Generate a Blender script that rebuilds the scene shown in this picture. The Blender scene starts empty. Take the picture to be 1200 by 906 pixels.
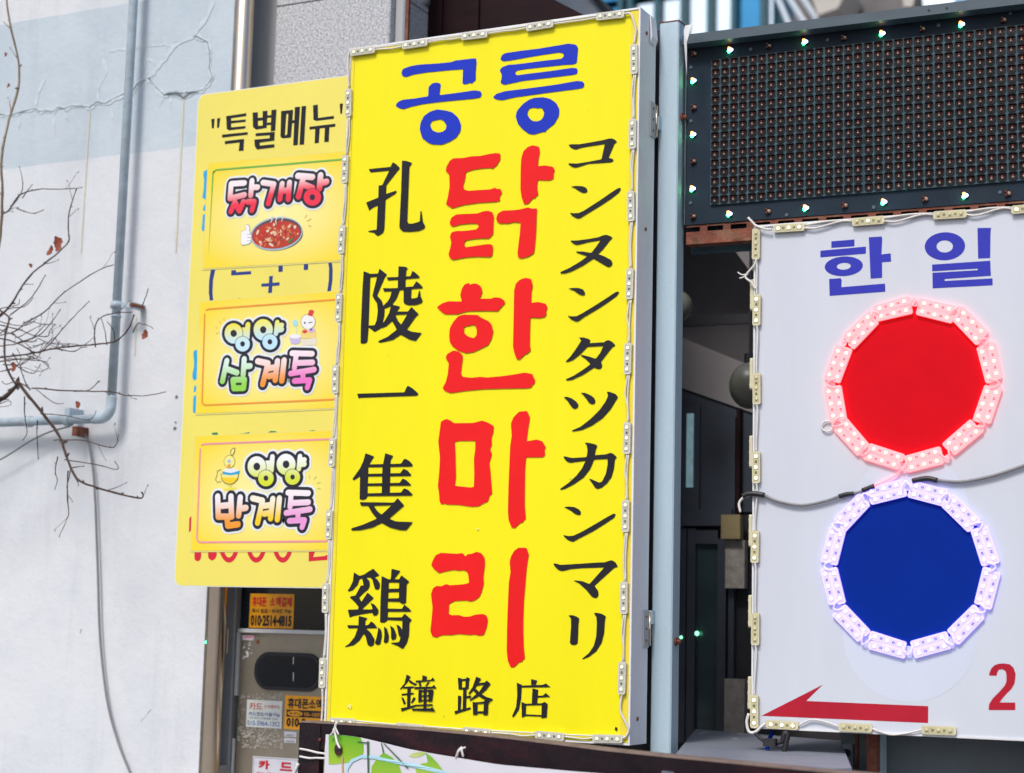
import bpy, math, random
import numpy as np
from mathutils import Vector, Matrix
from mathutils.geometry import tessellate_polygon
random.seed(7)
R = math.radians
SC = bpy.context.scene
COL = SC.collection

# ------------------------------------------------------------------ camera
F, CX, CY = 2071.3, 600.0, 453.0            # focal length in photo pixels, photo centre
PITCH, ROLL, YAW = R(7.769), R(1.391), R(25.82)
EYE = Vector((0, 0, 1.6))
_f = Vector((0, math.cos(PITCH), math.sin(PITCH)))
_r = Vector((1, 0, 0)); _u = _r.cross(_f)
_r2 = math.cos(ROLL) * _r + math.sin(ROLL) * _u
_u2 = -math.sin(ROLL) * _r + math.cos(ROLL) * _u
_z = Matrix.Rotation(YAW, 3, 'Z')
RT, UP, FW = _z @ _r2, _z @ _u2, _z @ _f
cam = bpy.data.objects.new('camera', bpy.data.cameras.new('camera'))
COL.objects.link(cam); SC.camera = cam
M = Matrix((RT, UP, -FW)).transposed().to_4x4(); M.translation = EYE
cam.matrix_world = M
cam.data.sensor_width = 36.0
cam.data.lens = F / 1200.0 * 36.0
cam.data.clip_end = 500
cam.data.clip_start = 0.05
cam.data.dof.use_dof = True
cam.data.dof.focus_distance = 5.35
cam.data.dof.aperture_fstop = 2.6
# ------------------------------------------------------------------ light
SUN_EL, SUN_AZ = R(50), R(184)              # high hazy sun in front of the facade
w = bpy.data.worlds.new('World'); SC.world = w; w.use_nodes = True
nt = w.node_tree; nt.nodes.clear()
sky = nt.nodes.new('ShaderNodeTexSky'); sky.sky_type = 'NISHITA'; sky.sun_disc = False
sky.sun_elevation = SUN_EL; sky.sun_rotation = SUN_AZ
sky.air_density = 1.0; sky.dust_density = 3.0; sky.ozone_density = 1.0
bg = nt.nodes.new('ShaderNodeBackground'); bg.inputs['Strength'].default_value = 0.105
wo = nt.nodes.new('ShaderNodeOutputWorld')
nt.links.new(sky.outputs[0], bg.inputs[0]); nt.links.new(bg.outputs[0], wo.inputs[0])
sl = bpy.data.lights.new('sun', 'SUN'); sl.energy = 1.5; sl.angle = R(14); sl.color = (1.0, 0.97, 0.94)
so = bpy.data.objects.new('sun', sl); COL.objects.link(so)
sd = Vector((math.sin(SUN_AZ) * math.cos(SUN_EL), math.cos(SUN_AZ) * math.cos(SUN_EL), math.sin(SUN_EL)))
so.rotation_euler = sd.to_track_quat('Z', 'Y').to_euler(); so.location = (0, -3, 8)
SC.view_settings.view_transform = 'Standard'; SC.view_settings.look = 'None'
SC.view_settings.exposure = 0.58; SC.view_settings.gamma = 1.0
SC.view_settings.use_curve_mapping = False
SC.cycles.use_denoising = True
SC.cycles.max_bounces = 8

# ------------------------------------------------------------------ materials
def srgb(r, g, b):
    return tuple(((c / 255) / 12.92 if c / 255 <= .04045 else ((c / 255 + .055) / 1.055) ** 2.4) for c in (r, g, b))
def nodes(m):
    m.use_nodes = True
    t = m.node_tree
    return t, t.nodes['Principled BSDF']
def mat(name, col, rough=.5, metal=0., var=.1, scale=6., bump=0., bscale=60., spec=.5, dirt=0., dirtcol=(.12, .1, .08), stretch=1., emit=None, estr=0.):
    m = bpy.data.materials.new(name); t, b = nodes(m)
    tc = t.nodes.new('ShaderNodeTexCoord')
    mp = t.nodes.new('ShaderNodeMapping'); mp.inputs['Scale'].default_value = (1, 1, 1 / stretch)
    t.links.new(tc.outputs['Object'], mp.inputs[0])
    n = t.nodes.new('ShaderNodeTexNoise'); n.inputs['Scale'].default_value = scale; n.inputs['Detail'].default_value = 6
    n.inputs['Roughness'].default_value = .65
    t.links.new(mp.outputs[0], n.inputs[0])
    rp = t.nodes.new('ShaderNodeValToRGB')
    rp.color_ramp.elements[0].position = .3; rp.color_ramp.elements[1].position = .7
    rp.color_ramp.elements[0].color = tuple(c * (1 - var) for c in col[:3]) + (1,)
    rp.color_ramp.elements[1].color = tuple(min(1, c * (1 + var * .6)) for c in col[:3]) + (1,)
    t.links.new(n.outputs[0], rp.inputs[0])
    out = rp.outputs[0]
    if dirt:
        n2 = t.nodes.new('ShaderNodeTexNoise'); n2.inputs['Scale'].default_value = scale * .35; n2.inputs['Detail'].default_value = 9
        n2.inputs['Roughness'].default_value = .7
        t.links.new(mp.outputs[0], n2.inputs[0])
        r2 = t.nodes.new('ShaderNodeValToRGB')
        r2.color_ramp.elements[0].position = .5; r2.color_ramp.elements[1].position = .72
        r2.color_ramp.elements[0].color = (0, 0, 0, 1); r2.color_ramp.elements[1].color = (dirt,) * 3 + (1,)
        t.links.new(n2.outputs[0], r2.inputs[0])
        mx = t.nodes.new('ShaderNodeMixRGB'); mx.inputs[2].default_value = dirtcol + (1,)
        t.links.new(r2.outputs[0], mx.inputs[0]); t.links.new(out, mx.inputs[1]); out = mx.outputs[0]
    t.links.new(out, b.inputs['Base Color'])
    b.inputs['Roughness'].default_value = rough; b.inputs['Metallic'].default_value = metal
    b.inputs['Specular IOR Level'].default_value = spec
    if bump:
        n3 = t.nodes.new('ShaderNodeTexNoise'); n3.inputs['Scale'].default_value = bscale; n3.inputs['Detail'].default_value = 5
        t.links.new(tc.outputs['Object'], n3.inputs[0])
        bp = t.nodes.new('ShaderNodeBump'); bp.inputs['Strength'].default_value = bump; bp.inputs['Distance'].default_value = .01
        t.links.new(n3.outputs[0], bp.inputs['Height']); t.links.new(bp.outputs[0], b.inputs['Normal'])
    if emit:
        b.inputs['Emission Color'].default_value = tuple(emit) + (1,); b.inputs['Emission Strength'].default_value = estr
    return m
def inkmat(name, rough=.45):
    m = bpy.data.materials.new(name); t, b = nodes(m)
    a = t.nodes.new('ShaderNodeAttribute'); a.attribute_name = 'ink'
    t.links.new(a.outputs['Color'], b.inputs['Base Color']); b.inputs['Roughness'].default_value = rough
    return m
MT = dict(
    yellow=mat('yellow_flex_face', (.87, .78, .006), .42, spec=.25, var=.07, scale=2.2, bump=.05, bscale=5, dirt=.16, dirtcol=(.58, .44, .03), stretch=7),
    yellow_edge=mat('yellow_flex_edge', (.80, .66, .035), .5, var=.08, scale=9, dirt=.3, dirtcol=(.4, .28, .08)),
    board=mat('pale_yellow_board', (.80, .70, .125), .4, var=.05, scale=2.5, dirt=.12, dirtcol=(.45, .38, .12)),
    white_edge=mat('white_board_edge', (.75, .75, .72), .5),
    case=mat('white_sign_case', (.76, .77, .80), .45, var=.06, scale=5, dirt=.35, dirtcol=(.3, .26, .22), stretch=4),
    white=mat('white_flex_face', (.575, .61, .68), .4, var=.08, scale=2, dirt=.30, dirtcol=(.44, .46, .50), stretch=5),
    ghost=mat('cleaner_white_patch', (.585, .635, .735), .4, var=.04, scale=3),
    blue=mat('blue_vinyl', (.014, .038, .50), .4, var=.12, scale=5, spec=.18),
    violetblue=mat('violet_blue_vinyl', (.034, .040, .42), .45, var=.1, scale=5, spec=.18),
    red=mat('red_vinyl', (.80, .012, .014), .4, var=.07, scale=4, spec=.18),
    ink=mat('black_vinyl', (.018, .018, .024), .42, var=.2, scale=8, spec=.18),
    crimson=mat('crimson_vinyl', (.42, .012, .03), .45, var=.12, scale=6, spec=.18),
    reddisc=mat('red_film_disc', (.64, .002, .010), .45, var=.08, scale=5, spec=.08),
    bluedisc=mat('blue_film_disc', (.001, .022, .25), .55, var=.06, scale=5, spec=.06),
    plastic=mat('led_module_plastic', (.62, .60, .52), .4, var=.12, scale=30, dirt=.3, dirtcol=(.4, .36, .2)),
    plastic2=mat('aged_led_module_plastic', (.62, .58, .40), .45, var=.15, scale=30, dirt=.4, dirtcol=(.42, .34, .12)),
    pcb=mat('led_circuit_board', (.50, .50, .43), .5, var=.15, scale=60),
    pcb2=mat('aged_led_circuit_board', (.53, .49, .28), .5, var=.2, scale=60),
    chip=mat('dark_resistor', (.05, .045, .04), .4),
    ledw=mat('lit_white_led', (.9, .9, .85), .3, emit=(1, .97, .93), estr=2.2),
    ledy=mat('dim_warm_led', (.85, .82, .5), .3, emit=(1, .95, .55), estr=.7),
    ledoff=mat('unlit_led', (.55, .5, .35), .35),
    cable=mat('white_cable', (.68, .66, .62), .45, var=.1, scale=25),
    greycable=mat('grey_cable', (.22, .22, .23), .5, var=.15, scale=25),
    blackcable=mat('black_cable', (.016, .016, .018), .45, var=.2, scale=25),
    steelpost=mat('painted_steel_blue_grey', (.44, .57, .65), .5, var=.12, scale=8, dirt=.4, dirtcol=(.34, .36, .37), stretch=9, bump=.10, bscale=70),
    rust=mat('rusty_iron', (.19, .055, .032), .85, var=.6, scale=22, bump=.5, bscale=60, dirt=.75, dirtcol=(.36, .23, .14)),
    stainless=mat('stainless_tube', (.70, .59, .46), .2, 1., var=.1, scale=3),
    darkpanel=mat('led_display_face', (.008, .020, .036), .6, spec=.2, var=.35, scale=6, dirt=.3, dirtcol=(.05, .045, .04)),
    visor=mat('led_display_visor', (.05, .08, .105), .45, var=.2, scale=8, stretch=.3, dirt=.2, dirtcol=(.02, .02, .025)),
    lattice=mat('led_matrix_lattice', (.045, .085, .11), .6, spec=.25, var=.25, scale=14),
    cell=mat('led_cell_black', (.004, .004, .007), .5, spec=.2, var=.3, scale=40),
    lens=mat('led_lens_dull_red', (.11, .020, .013), .18, var=.4, scale=60),
    lensw=mat('led_lens_pale', (.52, .35, .27), .2, var=.3, scale=60),
    granite=None,
    concrete=None,
    pipe=mat('pipe_grey_blue_paint', (.42, .52, .59), .5, var=.2, scale=14, bump=.25, bscale=60, dirt=.5, dirtcol=(.24, .22, .20)),
    crack=mat('wall_crack', (.13, .165, .17), .9),
    crackfill=mat('wall_crack_filler', (.55, .63, .68), .85, var=.16, scale=30),
    drip=mat('rust_drip_stain', (.60, .58, .46), .85, var=.1, scale=20),
    bark=mat('twig_bark', (.075, .046, .034), .85, var=.4, scale=40),
    barklight=mat('young_stem_bark', (.26, .20, .12), .8, var=.3, scale=40),
    leaf=mat('dry_leaf', (.23, .05, .02), .7, var=.5, scale=40),
    stainpanel=mat('brushed_steel_panel', (.33, .29, .23), .42, .55, var=.12, scale=7, bump=.04, bscale=200, dirt=.25, dirtcol=(.45, .43, .38)),
    jamb=mat('grey_metal_jamb', (.40, .41, .42), .5, .2, var=.12, scale=6, stretch=5, dirt=.25, dirtcol=(.2, .16, .12)),
    whitetrim=mat('white_sealant_trim', (.70, .71, .72), .55, var=.1, scale=20),
    darkglass=mat('dark_glass', (.010, .014, .022), .12, var=.2, scale=2),
    rubber=mat('black_rubber', (.012, .013, .018), .55),
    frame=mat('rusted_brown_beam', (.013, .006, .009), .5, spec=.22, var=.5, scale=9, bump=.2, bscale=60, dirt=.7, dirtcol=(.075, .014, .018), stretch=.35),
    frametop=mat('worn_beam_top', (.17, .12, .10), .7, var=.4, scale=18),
    rope=mat('white_string', (.72, .70, .68), .7, var=.1, scale=60),
    soffit=mat('dark_maroon_soffit', (.018, .007, .009), .5, spec=.1, var=.6, scale=1.5, stretch=.2),
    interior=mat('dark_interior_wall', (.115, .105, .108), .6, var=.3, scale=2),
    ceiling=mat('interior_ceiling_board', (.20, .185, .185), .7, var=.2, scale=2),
    alu=mat('dark_anodised_frame', (.055, .065, .085), .4, .3, var=.2, scale=5),
    lampshade=mat('pale_globe_glass', (.14, .14, .11), .35, var=.15, scale=9),
    stone=mat('pale_stone_pillar', (.30, .27, .24), .8, var=.35, scale=30, bump=.2),
    ochre=mat('ochre_box', (.24, .19, .09), .7, var=.2, scale=12),
    ledge=mat('grey_metal_counter', (.19, .21, .25), .5, var=.2, scale=5, dirt=.3, dirtcol=(.26, .27, .3)),
    cabinet=mat('grey_meter_cabinet', (.15, .18, .20), .55, var=.15, scale=6, dirt=.3, dirtcol=(.1, .06, .05)),
    banner=mat('white_banner_cloth', (.66, .65, .71), .5, var=.04, scale=5, bump=.05, bscale=20),
    grommet=mat('rusty_grommet', (.07, .012, .010), .5, var=.4, scale=60),
    ground=mat('asphalt', (.055, .055, .058), .9, var=.25, scale=12, bump=.3),
    paving=mat('concrete_paving', (.30, .30, .31), .85, var=.15, scale=5),
    teal=mat('dark_teal_mullion', (.012, .09, .12), .4, var=.1, scale=2),
    glassa=mat('pale_reflecting_glass', (.82, .93, .99), .06, .95, var=.08, scale=.4),
    glassb=mat('blue_reflecting_glass', (.06, .30, .55), .08, .7, var=.25, scale=.5),
    palebeam=mat('pale_steel_beam', (.55, .62, .70), .5, var=.1, scale=2),
    cream=mat('cream_slab', (.48, .45, .41), .7, var=.1, scale=2),
    palespot=mat('worn_yellow_spot', (.86, .78, .20), .6, var=.1, scale=60),
)
PRINT = inkmat('printed_ink')
def concrete():
    m = bpy.data.materials.new('painted_concrete_wall'); t, b = nodes(m)
    tc = t.nodes.new('ShaderNodeTexCoord'); sx = t.nodes.new('ShaderNodeSeparateXYZ')
    t.links.new(tc.outputs['Object'], sx.inputs[0])
    def noise(sc, det=7, rough=.65, stretch=None):
        n = t.nodes.new('ShaderNodeTexNoise'); n.inputs['Scale'].default_value = sc
        n.inputs['Detail'].default_value = det; n.inputs['Roughness'].default_value = rough
        if stretch:
            mp = t.nodes.new('ShaderNodeMapping'); mp.inputs['Scale'].default_value = stretch
            t.links.new(tc.outputs['Object'], mp.inputs[0]); t.links.new(mp.outputs[0], n.inputs[0])
        else: t.links.new(tc.outputs['Object'], n.inputs[0])
        return n.outputs[0]
    def ramp(src, p0, c0, p1, c1):
        r = t.nodes.new('ShaderNodeValToRGB'); e = r.color_ramp.elements
        e[0].position, e[1].position = p0, p1
        e[0].color = tuple(c0) + (1,); e[1].color = tuple(c1) + (1,)
        t.links.new(src, r.inputs[0]); return r.outputs[0]
    def mix(f, a, bb, mode='MIX', fac=None):
        x = t.nodes.new('ShaderNodeMixRGB'); x.blend_type = mode
        if fac is not None: x.inputs[0].default_value = fac
        else: t.links.new(f, x.inputs[0])
        for i, s in ((1, a), (2, bb)):
            if isinstance(s, tuple): x.inputs[i].default_value = s + (1,)
            else: t.links.new(s, x.inputs[i])
        return x.outputs[0]
    plain = ramp(noise(1.3), .35, (.625, .655, .695), .65, (.705, .725, .75))
    band = ramp(noise(2.6), .33, (.46, .55, .62), .68, (.57, .64, .69))
    a = t.nodes.new('ShaderNodeMath'); a.operation = 'GREATER_THAN'; a.inputs[1].default_value = BAND[0]
    c = t.nodes.new('ShaderNodeMath'); c.operation = 'LESS_THAN'; c.inputs[1].default_value = BAND[1]
    d = t.nodes.new('ShaderNodeMath'); d.operation = 'MULTIPLY'
    # edge wobble of the hand-painted band
    wob = t.nodes.new('ShaderNodeMath'); wob.operation = 'MULTIPLY_ADD'; wob.inputs[1].default_value = .012
    t.links.new(noise(9.), wob.inputs[0]); t.links.new(sx.outputs[2], wob.inputs[2])
    t.links.new(wob.outputs[0], a.inputs[0]); t.links.new(wob.outputs[0], c.inputs[0])
    t.links.new(a.outputs[0], d.inputs[0]); t.links.new(c.outputs[0], d.inputs[1])
    col = mix(d.outputs[0], plain, band)
    streak = ramp(noise(5., 8, .7, (1.0, 1.0, .12)), .52, (0, 0, 0), .78, (.45, .45, .45))
    col = mix(streak, col, (.36, .38, .43))
    patch = ramp(noise(2.1, 10, .72), .50, (0, 0, 0), .66, (.30, .30, .30))
    col = mix(patch, col, (.47, .51, .57))
    grain = ramp(noise(140., 3, .7), .30, (.93, .93, .93), .70, (1, 1, 1))
    col = mix(None, col, grain, 'MULTIPLY', 1.0)
    spots = ramp(noise(26., 4, .6), .70, (0, 0, 0), .76, (.35, .35, .35))
    col = mix(spots, col, (.32, .33, .36))
    t.links.new(col, b.inputs['Base Color']); b.inputs['Roughness'].default_value = .8
    bp = t.nodes.new('ShaderNodeBump'); bp.inputs['Strength'].default_value = .35; bp.inputs['Distance'].default_value = .016
    t.links.new(noise(7., 9, .7), bp.inputs['Height']); t.links.new(bp.outputs[0], b.inputs['Normal'])
    return m
def granite():
    m = bpy.data.materials.new('flamed_granite'); t, b = nodes(m)
    tc = t.nodes.new('ShaderNodeTexCoord')
    n = t.nodes.new('ShaderNodeTexNoise'); n.inputs['Scale'].default_value = 120; n.inputs['Detail'].default_value = 3; n.inputs['Roughness'].default_value = .8
    t.links.new(tc.outputs['Object'], n.inputs[0])
    r = t.nodes.new('ShaderNodeValToRGB'); e = r.color_ramp.elements
    e[0].position, e[1].position = .36, .6
    e[0].color = (.20, .21, .24, 1); e[1].color = (.62, .63, .65, 1)
    t.links.new(n.outputs[0], r.inputs[0]); t.links.new(r.outputs[0], b.inputs['Base Color']); b.inputs['Roughness'].default_value = .7
    bp = t.nodes.new('ShaderNodeBump'); bp.inputs['Strength'].default_value = .4; bp.inputs['Distance'].default_value = .004
    t.links.new(n.outputs[0], bp.inputs['Height']); t.links.new(bp.outputs[0], b.inputs['Normal'])
    return m
MT['granite'] = granite()
def glowmat(name, col, emit, estr):
    return mat(name, col, .35, var=.05, scale=40, emit=emit, estr=estr)
MT['redglow'] = glowmat('red_lit_module', (.78, .28, .28), (1, .15, .17), 1.2)
MT['redpcb'] = glowmat('red_lit_board', (.75, .28, .30), (1, .16, .18), 1.2)
MT['redled'] = glowmat('lit_red_led', (1, .6, .4), (1.0, .15, .055), 11)
MT['blueglow'] = glowmat('blue_lit_module', (.58, .52, .80), (.30, .24, 1), .75)
MT['bluepcb'] = glowmat('blue_lit_board', (.52, .47, .78), (.28, .22, 1), .65)
MT['blueled'] = glowmat('lit_blue_led', (.8, .8, 1), (.16, .15, 1.0), 9)
MT['dotr'] = glowmat('lit_orange_led', (1, .5, .3), (1, .25, .05), 3.2)
MT['dotg'] = glowmat('lit_green_led', (.5, 1, .7), (.03, 1, .30), 14)
MT['dotb'] = glowmat('lit_pale_blue_led', (.8, .9, 1), (.5, .75, 1), 3)

# ------------------------------------------------------------------ planes and mesh helpers
def ray(x, y):
    return FW + (x - CX) / F * RT - (y - CY) / F * UP
def at_height(x, y, z):
    d = ray(x, y); return EYE + d * ((z - EYE.z) / d.z)
def at_depth(x, y, Y):
    d = ray(x, y); return EYE + d * (Y / d.y)
class Plane:
    """A vertical plane of the place (a sign face, a wall): maps a point of the photo to metres on that face."""
    def __init__(s, ref, Y, th, point=None):
        s.th = R(th)
        s.ex = Vector((math.cos(s.th), math.sin(s.th), 0)); s.ey = Vector((-math.sin(s.th), math.cos(s.th), 0))
        s.p0 = point if point is not None else at_depth(ref[0], ref[1], Y)
        s.loc = Vector((s.p0.x, s.p0.y, 0))
    def l(s, x, y, off=0.):
        d = ray(x, y); n = s.ey
        p = EYE + d * ((s.p0 - n * off - EYE).dot(n) / d.dot(n))
        q = p - s.loc
        return (q.dot(s.ex), p.z)
    def root(s, name, label, cat, z=0., group=None):
        o = bpy.data.objects.new(name, None); COL.objects.link(o)
        o.empty_display_size = .1
        o.location = (s.loc.x, s.loc.y, 0); o.rotation_euler = (0, 0, s.th)
        tag(o, label, cat, group); return o
def tag(o, label=None, cat=None, group=None, kind=None):
    if label: o['label'] = label
    if cat: o['category'] = cat
    if group: o['group'] = group
    if kind: o['kind'] = kind
    return o
class MB:
    def __init__(s): s.v = []; s.f = []; s.m = []; s.c = []
    def _add(s, vs, fs, mi=0, col=None):
        k = len(s.v); s.v += [tuple(v) for v in vs]; s.f += [tuple(i + k for i in f) for f in fs]; s.m += [mi] * len(fs)
        if callable(col): s.c += [col(v) for v in vs]
        else: s.c += [col or (1, 1, 1)] * len(vs)
    def poly(s, loops, y, mi=0, col=None):
        """flat filled outline (first loop) with holes in the local x-z plane"""
        L = [[Vector((a, b, 0)) for a, b in lp] for lp in loops]
        tr = tessellate_polygon(L)
        vs = [(p.x, y, p.y) for lp in L for p in lp]
        s._add(vs, tr, mi, col)
    def prism(s, lp, y0, y1, mi=0):
        n = len(lp); tr = tessellate_polygon([[Vector((a, b, 0)) for a, b in lp]])
        vs = [(a, y0, b) for a, b in lp] + [(a, y1, b) for a, b in lp]
        fs = list(tr) + [tuple(i + n for i in t) for t in tr] + [(i, (i + 1) % n, (i + 1) % n + n, i + n) for i in range(n)]
        s._add(vs, fs, mi)
    def box(s, x0, x1, y0, y1, z0, z1, mi=0, bev=0.):
        if bev:
            b = bev
            vs = []
            for z in (z0, z1):
                for (xx, yy) in ((x0 + b, y0), (x1 - b, y0), (x1, y0 + b), (x1, y1), (x0, y1), (x0, y0 + b)): vs.append((xx, yy, z))
            n = 6
            s._add(vs, [tuple(range(n))[::-1], tuple(range(n, 2 * n))] + [(i, (i + 1) % n, (i + 1) % n + n, i + n) for i in range(n)], mi); return
        vs = [(x, y, z) for z in (z0, z1) for x, y in ((x0, y0), (x1, y0), (x1, y1), (x0, y1))]
        s._add(vs, [(0, 3, 2, 1), (4, 5, 6, 7), (0, 1, 5, 4), (1, 2, 6, 5), (2, 3, 7, 6), (3, 0, 4, 7)], mi)
    def tube(s, pts, rad, n=8, mi=0, cap=True):
        pts = [Vector(p) for p in pts]; k = len(pts)
        rad = rad if isinstance(rad, (list, tuple)) else [rad] * k
        up = None; rings = []
        for i, p in enumerate(pts):
            t = (pts[min(i + 1, k - 1)] - pts[max(i - 1, 0)]).normalized()
            if up is None: up = Vector((0, 0, 1)) if abs(t.z) < .9 else Vector((0, 1, 0))
            a = t.cross(up).normalized(); b = a.cross(t).normalized(); up = b
            rings.append([p + rad[i] * (math.cos(q) * a + math.sin(q) * b) for q in [2 * math.pi * j / n for j in range(n)]])
        vs = [v for r_ in rings for v in r_]
        fs = [(i * n + j, i * n + (j + 1) % n, (i + 1) * n + (j + 1) % n, (i + 1) * n + j) for i in range(k - 1) for j in range(n)]
        if cap: fs += [tuple(range(n))[::-1], tuple(range((k - 1) * n, k * n))]
        s._add(vs, fs, mi)
    def dome(s, x, y, z, r, h, n=8, mi=0):
        """a lens bulging towards -y"""
        vs = []; fs = []
        for q, (rr, hh) in enumerate(((1, 0), (.8, .6), (.35, .93))):
            vs += [(x + r * rr * math.cos(2 * math.pi * j / n), y - h * hh, z + r * rr * math.sin(2 * math.pi * j / n)) for j in range(n)]
        for q in range(2): fs += [(q * n + j, q * n + (j + 1) % n, (q + 1) * n + (j + 1) % n, (q + 1) * n + j) for j in range(n)]
        fs.append(tuple(range(2 * n, 3 * n))); s._add(vs, fs, mi)
    def mesh(s, name, mats, smooth=False):
        me = bpy.data.meshes.new(name); me.from_pydata(s.v, [], s.f)
        mats = mats if isinstance(mats, (list, tuple)) else [mats]
        for m in mats: me.materials.append(m)
        me.polygons.foreach_set('material_index', s.m)
        if smooth: me.polygons.foreach_set('use_smooth', [True] * len(s.f))
        at = me.color_attributes.new('ink', 'FLOAT_COLOR', 'POINT')
        at.data.foreach_set('color', [x for c in s.c for x in (c[0], c[1], c[2], 1.)])
        me.update(); return me
    def build(s, name, mats, parent=None, smooth=False, loc=None, rot=None):
        o = bpy.data.objects.new(name, s.mesh(name, mats, smooth)); COL.objects.link(o)
        if parent: o.parent = parent
        if loc: o.location = loc
        if rot: o.rotation_euler = rot
        return o
def inst(me, name, parent, loc, rot=(0, 0, 0)):
    o = bpy.data.objects.new(name, me); COL.objects.link(o); o.parent = parent; o.location = loc; o.rotation_euler = rot; return o
def pts(s):
    a = [float(x) for x in s.replace(',', ' ').split()]; return list(zip(a[::2], a[1::2]))
def smooth_loop(lp):
    """one corner-cutting pass that keeps long straight edges but rounds the traced corners a little"""
    out = []
    n = len(lp)
    for i in range(n):
        (x0, y0), (x1, y1), (x2, y2) = lp[i - 1], lp[i], lp[(i + 1) % n]
        for (xa, ya) in ((x0, y0), (x2, y2)):
            dd = math.hypot(xa - x1, ya - y1) or 1
            k = min(.22, 5.0 / dd)
            out.append((x1 + (xa - x1) * k, y1 + (ya - y1) * k))
    return out
def spline(P, sub=5):
    P = [Vector(p) for p in P]; out = []
    for i in range(len(P) - 1):
        a, b, c, d = P[max(i - 1, 0)], P[i], P[i + 1], P[min(i + 2, len(P) - 1)]
        for j in range(sub):
            t = j / sub
            out.append(.5 * ((2 * b) + (c - a) * t + (2 * a - 5 * b + 4 * c - d) * t * t + (3 * b - a - 3 * c + d) * t ** 3))
    out.append(P[-1]); return out
def stroke(P, wd, cap=True, close=False):
    """outline of a pen stroke with round ends, 2D"""
    P = [Vector((a, b)) for a, b in P]; n = len(P)
    L, Rr = [], []
    for i, p in enumerate(P):
        d0 = (P[i] - P[i - 1]).normalized() if i else None
        d1 = (P[i + 1] - P[i]).normalized() if i < n - 1 else None
        if d0 is None: d0 = d1
        if d1 is None: d1 = d0
        n0, n1 = Vector((-d0.y, d0.x)), Vector((-d1.y, d1.x))
        m = (n0 + n1)
        m = m.normalized() if m.length > 1e-6 else n0
        k = min(1.6, 1 / max(.3, m.dot(n0)))
        L.append(p + m * wd * k); Rr.append(p - m * wd * k)
    out = list(L)
    def arc(c, d):
        a0 = math.atan2(d.x, -d.y)  # left normal angle
        base = math.atan2(Vector((-d.y, d.x)).y, Vector((-d.y, d.x)).x)
        return [c + wd * Vector((math.cos(base - math.pi * j / 6), math.sin(base - math.pi * j / 6))) for j in range(1, 6)]
    if cap: out += arc(P[-1], (P[-1] - P[-2]).normalized())
    out += Rr[::-1]
    if cap: out += arc(P[0], (P[0] - P[1]).normalized())
    return [(q.x, q.y) for q in out]
def ell(cx, cy, rx, ry, n=28, a0=0., tilt=0.):
    o = []
    for j in range(n):
        t = a0 + 2 * math.pi * j / n; x, y = rx * math.cos(t), ry * math.sin(t)
        o.append((cx + x * math.cos(tilt) - y * math.sin(tilt), cy + x * math.sin(tilt) + y * math.cos(tilt)))
    return o
def crop(pl, ox, oy, s):
    return lambda p: pl.l(ox + p[0] / s, oy + p[1] / s)
def glyph(root, name, tf, shapes, m, y=-.0010, sm=True, label=None):
    """a letter: list of shapes, each an outline or [outline, hole, ...] in crop pixels"""
    mb = MB()
    for i, sh in enumerate(shapes):
        loops = sh if isinstance(sh, list) else [sh]
        LL = []
        for lp in loops:
            lp = pts(lp) if isinstance(lp, str) else lp
            if sm: lp = smooth_loop(lp)
            LL.append([tf(p) for p in lp])
        mb.poly(LL, y - .00012 * i)
    o = mb.build(name, m, root)
    if label: o['label'] = label
    return o
def text(body, root, name, box, y, m, bold=.012, kind=None, fit=True):
    """a printed line set inside box = (x0, z0, x1, z1), local metres"""
    c = bpy.data.curves.new('t', 'FONT'); c.body = body; c.offset = bold; c.resolution_u = 3
    o = bpy.data.objects.new('t', c); COL.objects.link(o)
    bpy.context.view_layer.update()
    me = bpy.data.meshes.new_from_object(o.evaluated_get(bpy.context.evaluated_depsgraph_get()))
    bpy.data.objects.remove(o); bpy.data.curves.remove(c)
    co = np.zeros(len(me.vertices) * 3); me.vertices.foreach_get('co', co); co = co.reshape(-1, 3)
    lo, hi = co.min(0), co.max(0)
    x0, z0, x1, z1 = box
    new = np.zeros_like(co)
    new[:, 0] = x0 + (co[:, 0] - lo[0]) / (hi[0] - lo[0]) * (x1 - x0)
    new[:, 2] = z0 + (co[:, 1] - lo[1]) / (hi[1] - lo[1]) * (z1 - z0)
    new[:, 1] = y
    me.vertices.foreach_set('co', new.ravel()); me.update()
    me.materials.clear(); me.materials.append(m)
    o = bpy.data.objects.new(name, me); COL.objects.link(o); o.parent = root
    if kind: o['kind'] = kind
    return o
def pane(name, tf_pts, y0, y1, m, parent):
    mb = MB(); mb.prism(tf_pts, y0, y1); return mb.build(name, m, parent)

# LED modules: a plastic tray with a recessed board, three lamps and a pair of resistors; 0.094 m long, lies along local x
def module_mesh(name, tray, board, leds, L=.094, W=.0235):
    mb = MB(); T = .009
    l, w_ = L / 2, W / 2
    oct_ = [(-l, -w_ + .004), (-l + .004, -w_), (l - .004, -w_), (l, -w_ + .004), (l, w_ - .004), (l - .004, w_), (-l + .004, w_), (-l, w_ - .004)]
    mb.prism(oct_, -T, 0, 0)
    mb.box(-l + .006, l - .006, -T - .0006, -T + .001, -w_ + .0035, w_ - .0035, 1)
    for k, x in enumerate((-.34, 0, .34)):
        mb.box(x * L - .0045, x * L + .0045, -T - .0022, -T, -.0045, .0045, 1)
        mb.dome(x * L, -T - .0022, 0, .0046, .0024, 8, 3 + k)
    for x in (-.19, -.15, .15, .19):
        mb.box(x * L - .001, x * L + .001, -T - .0016, -T, -.003, .003, 2)
    return mb.mesh(name, [MT[tray], MT[board], MT['chip']] + [MT[q] for q in leds])
MOD_Y = module_mesh('led_module', 'plastic', 'pcb', ['ledy', 'ledy', 'ledy'])
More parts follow.
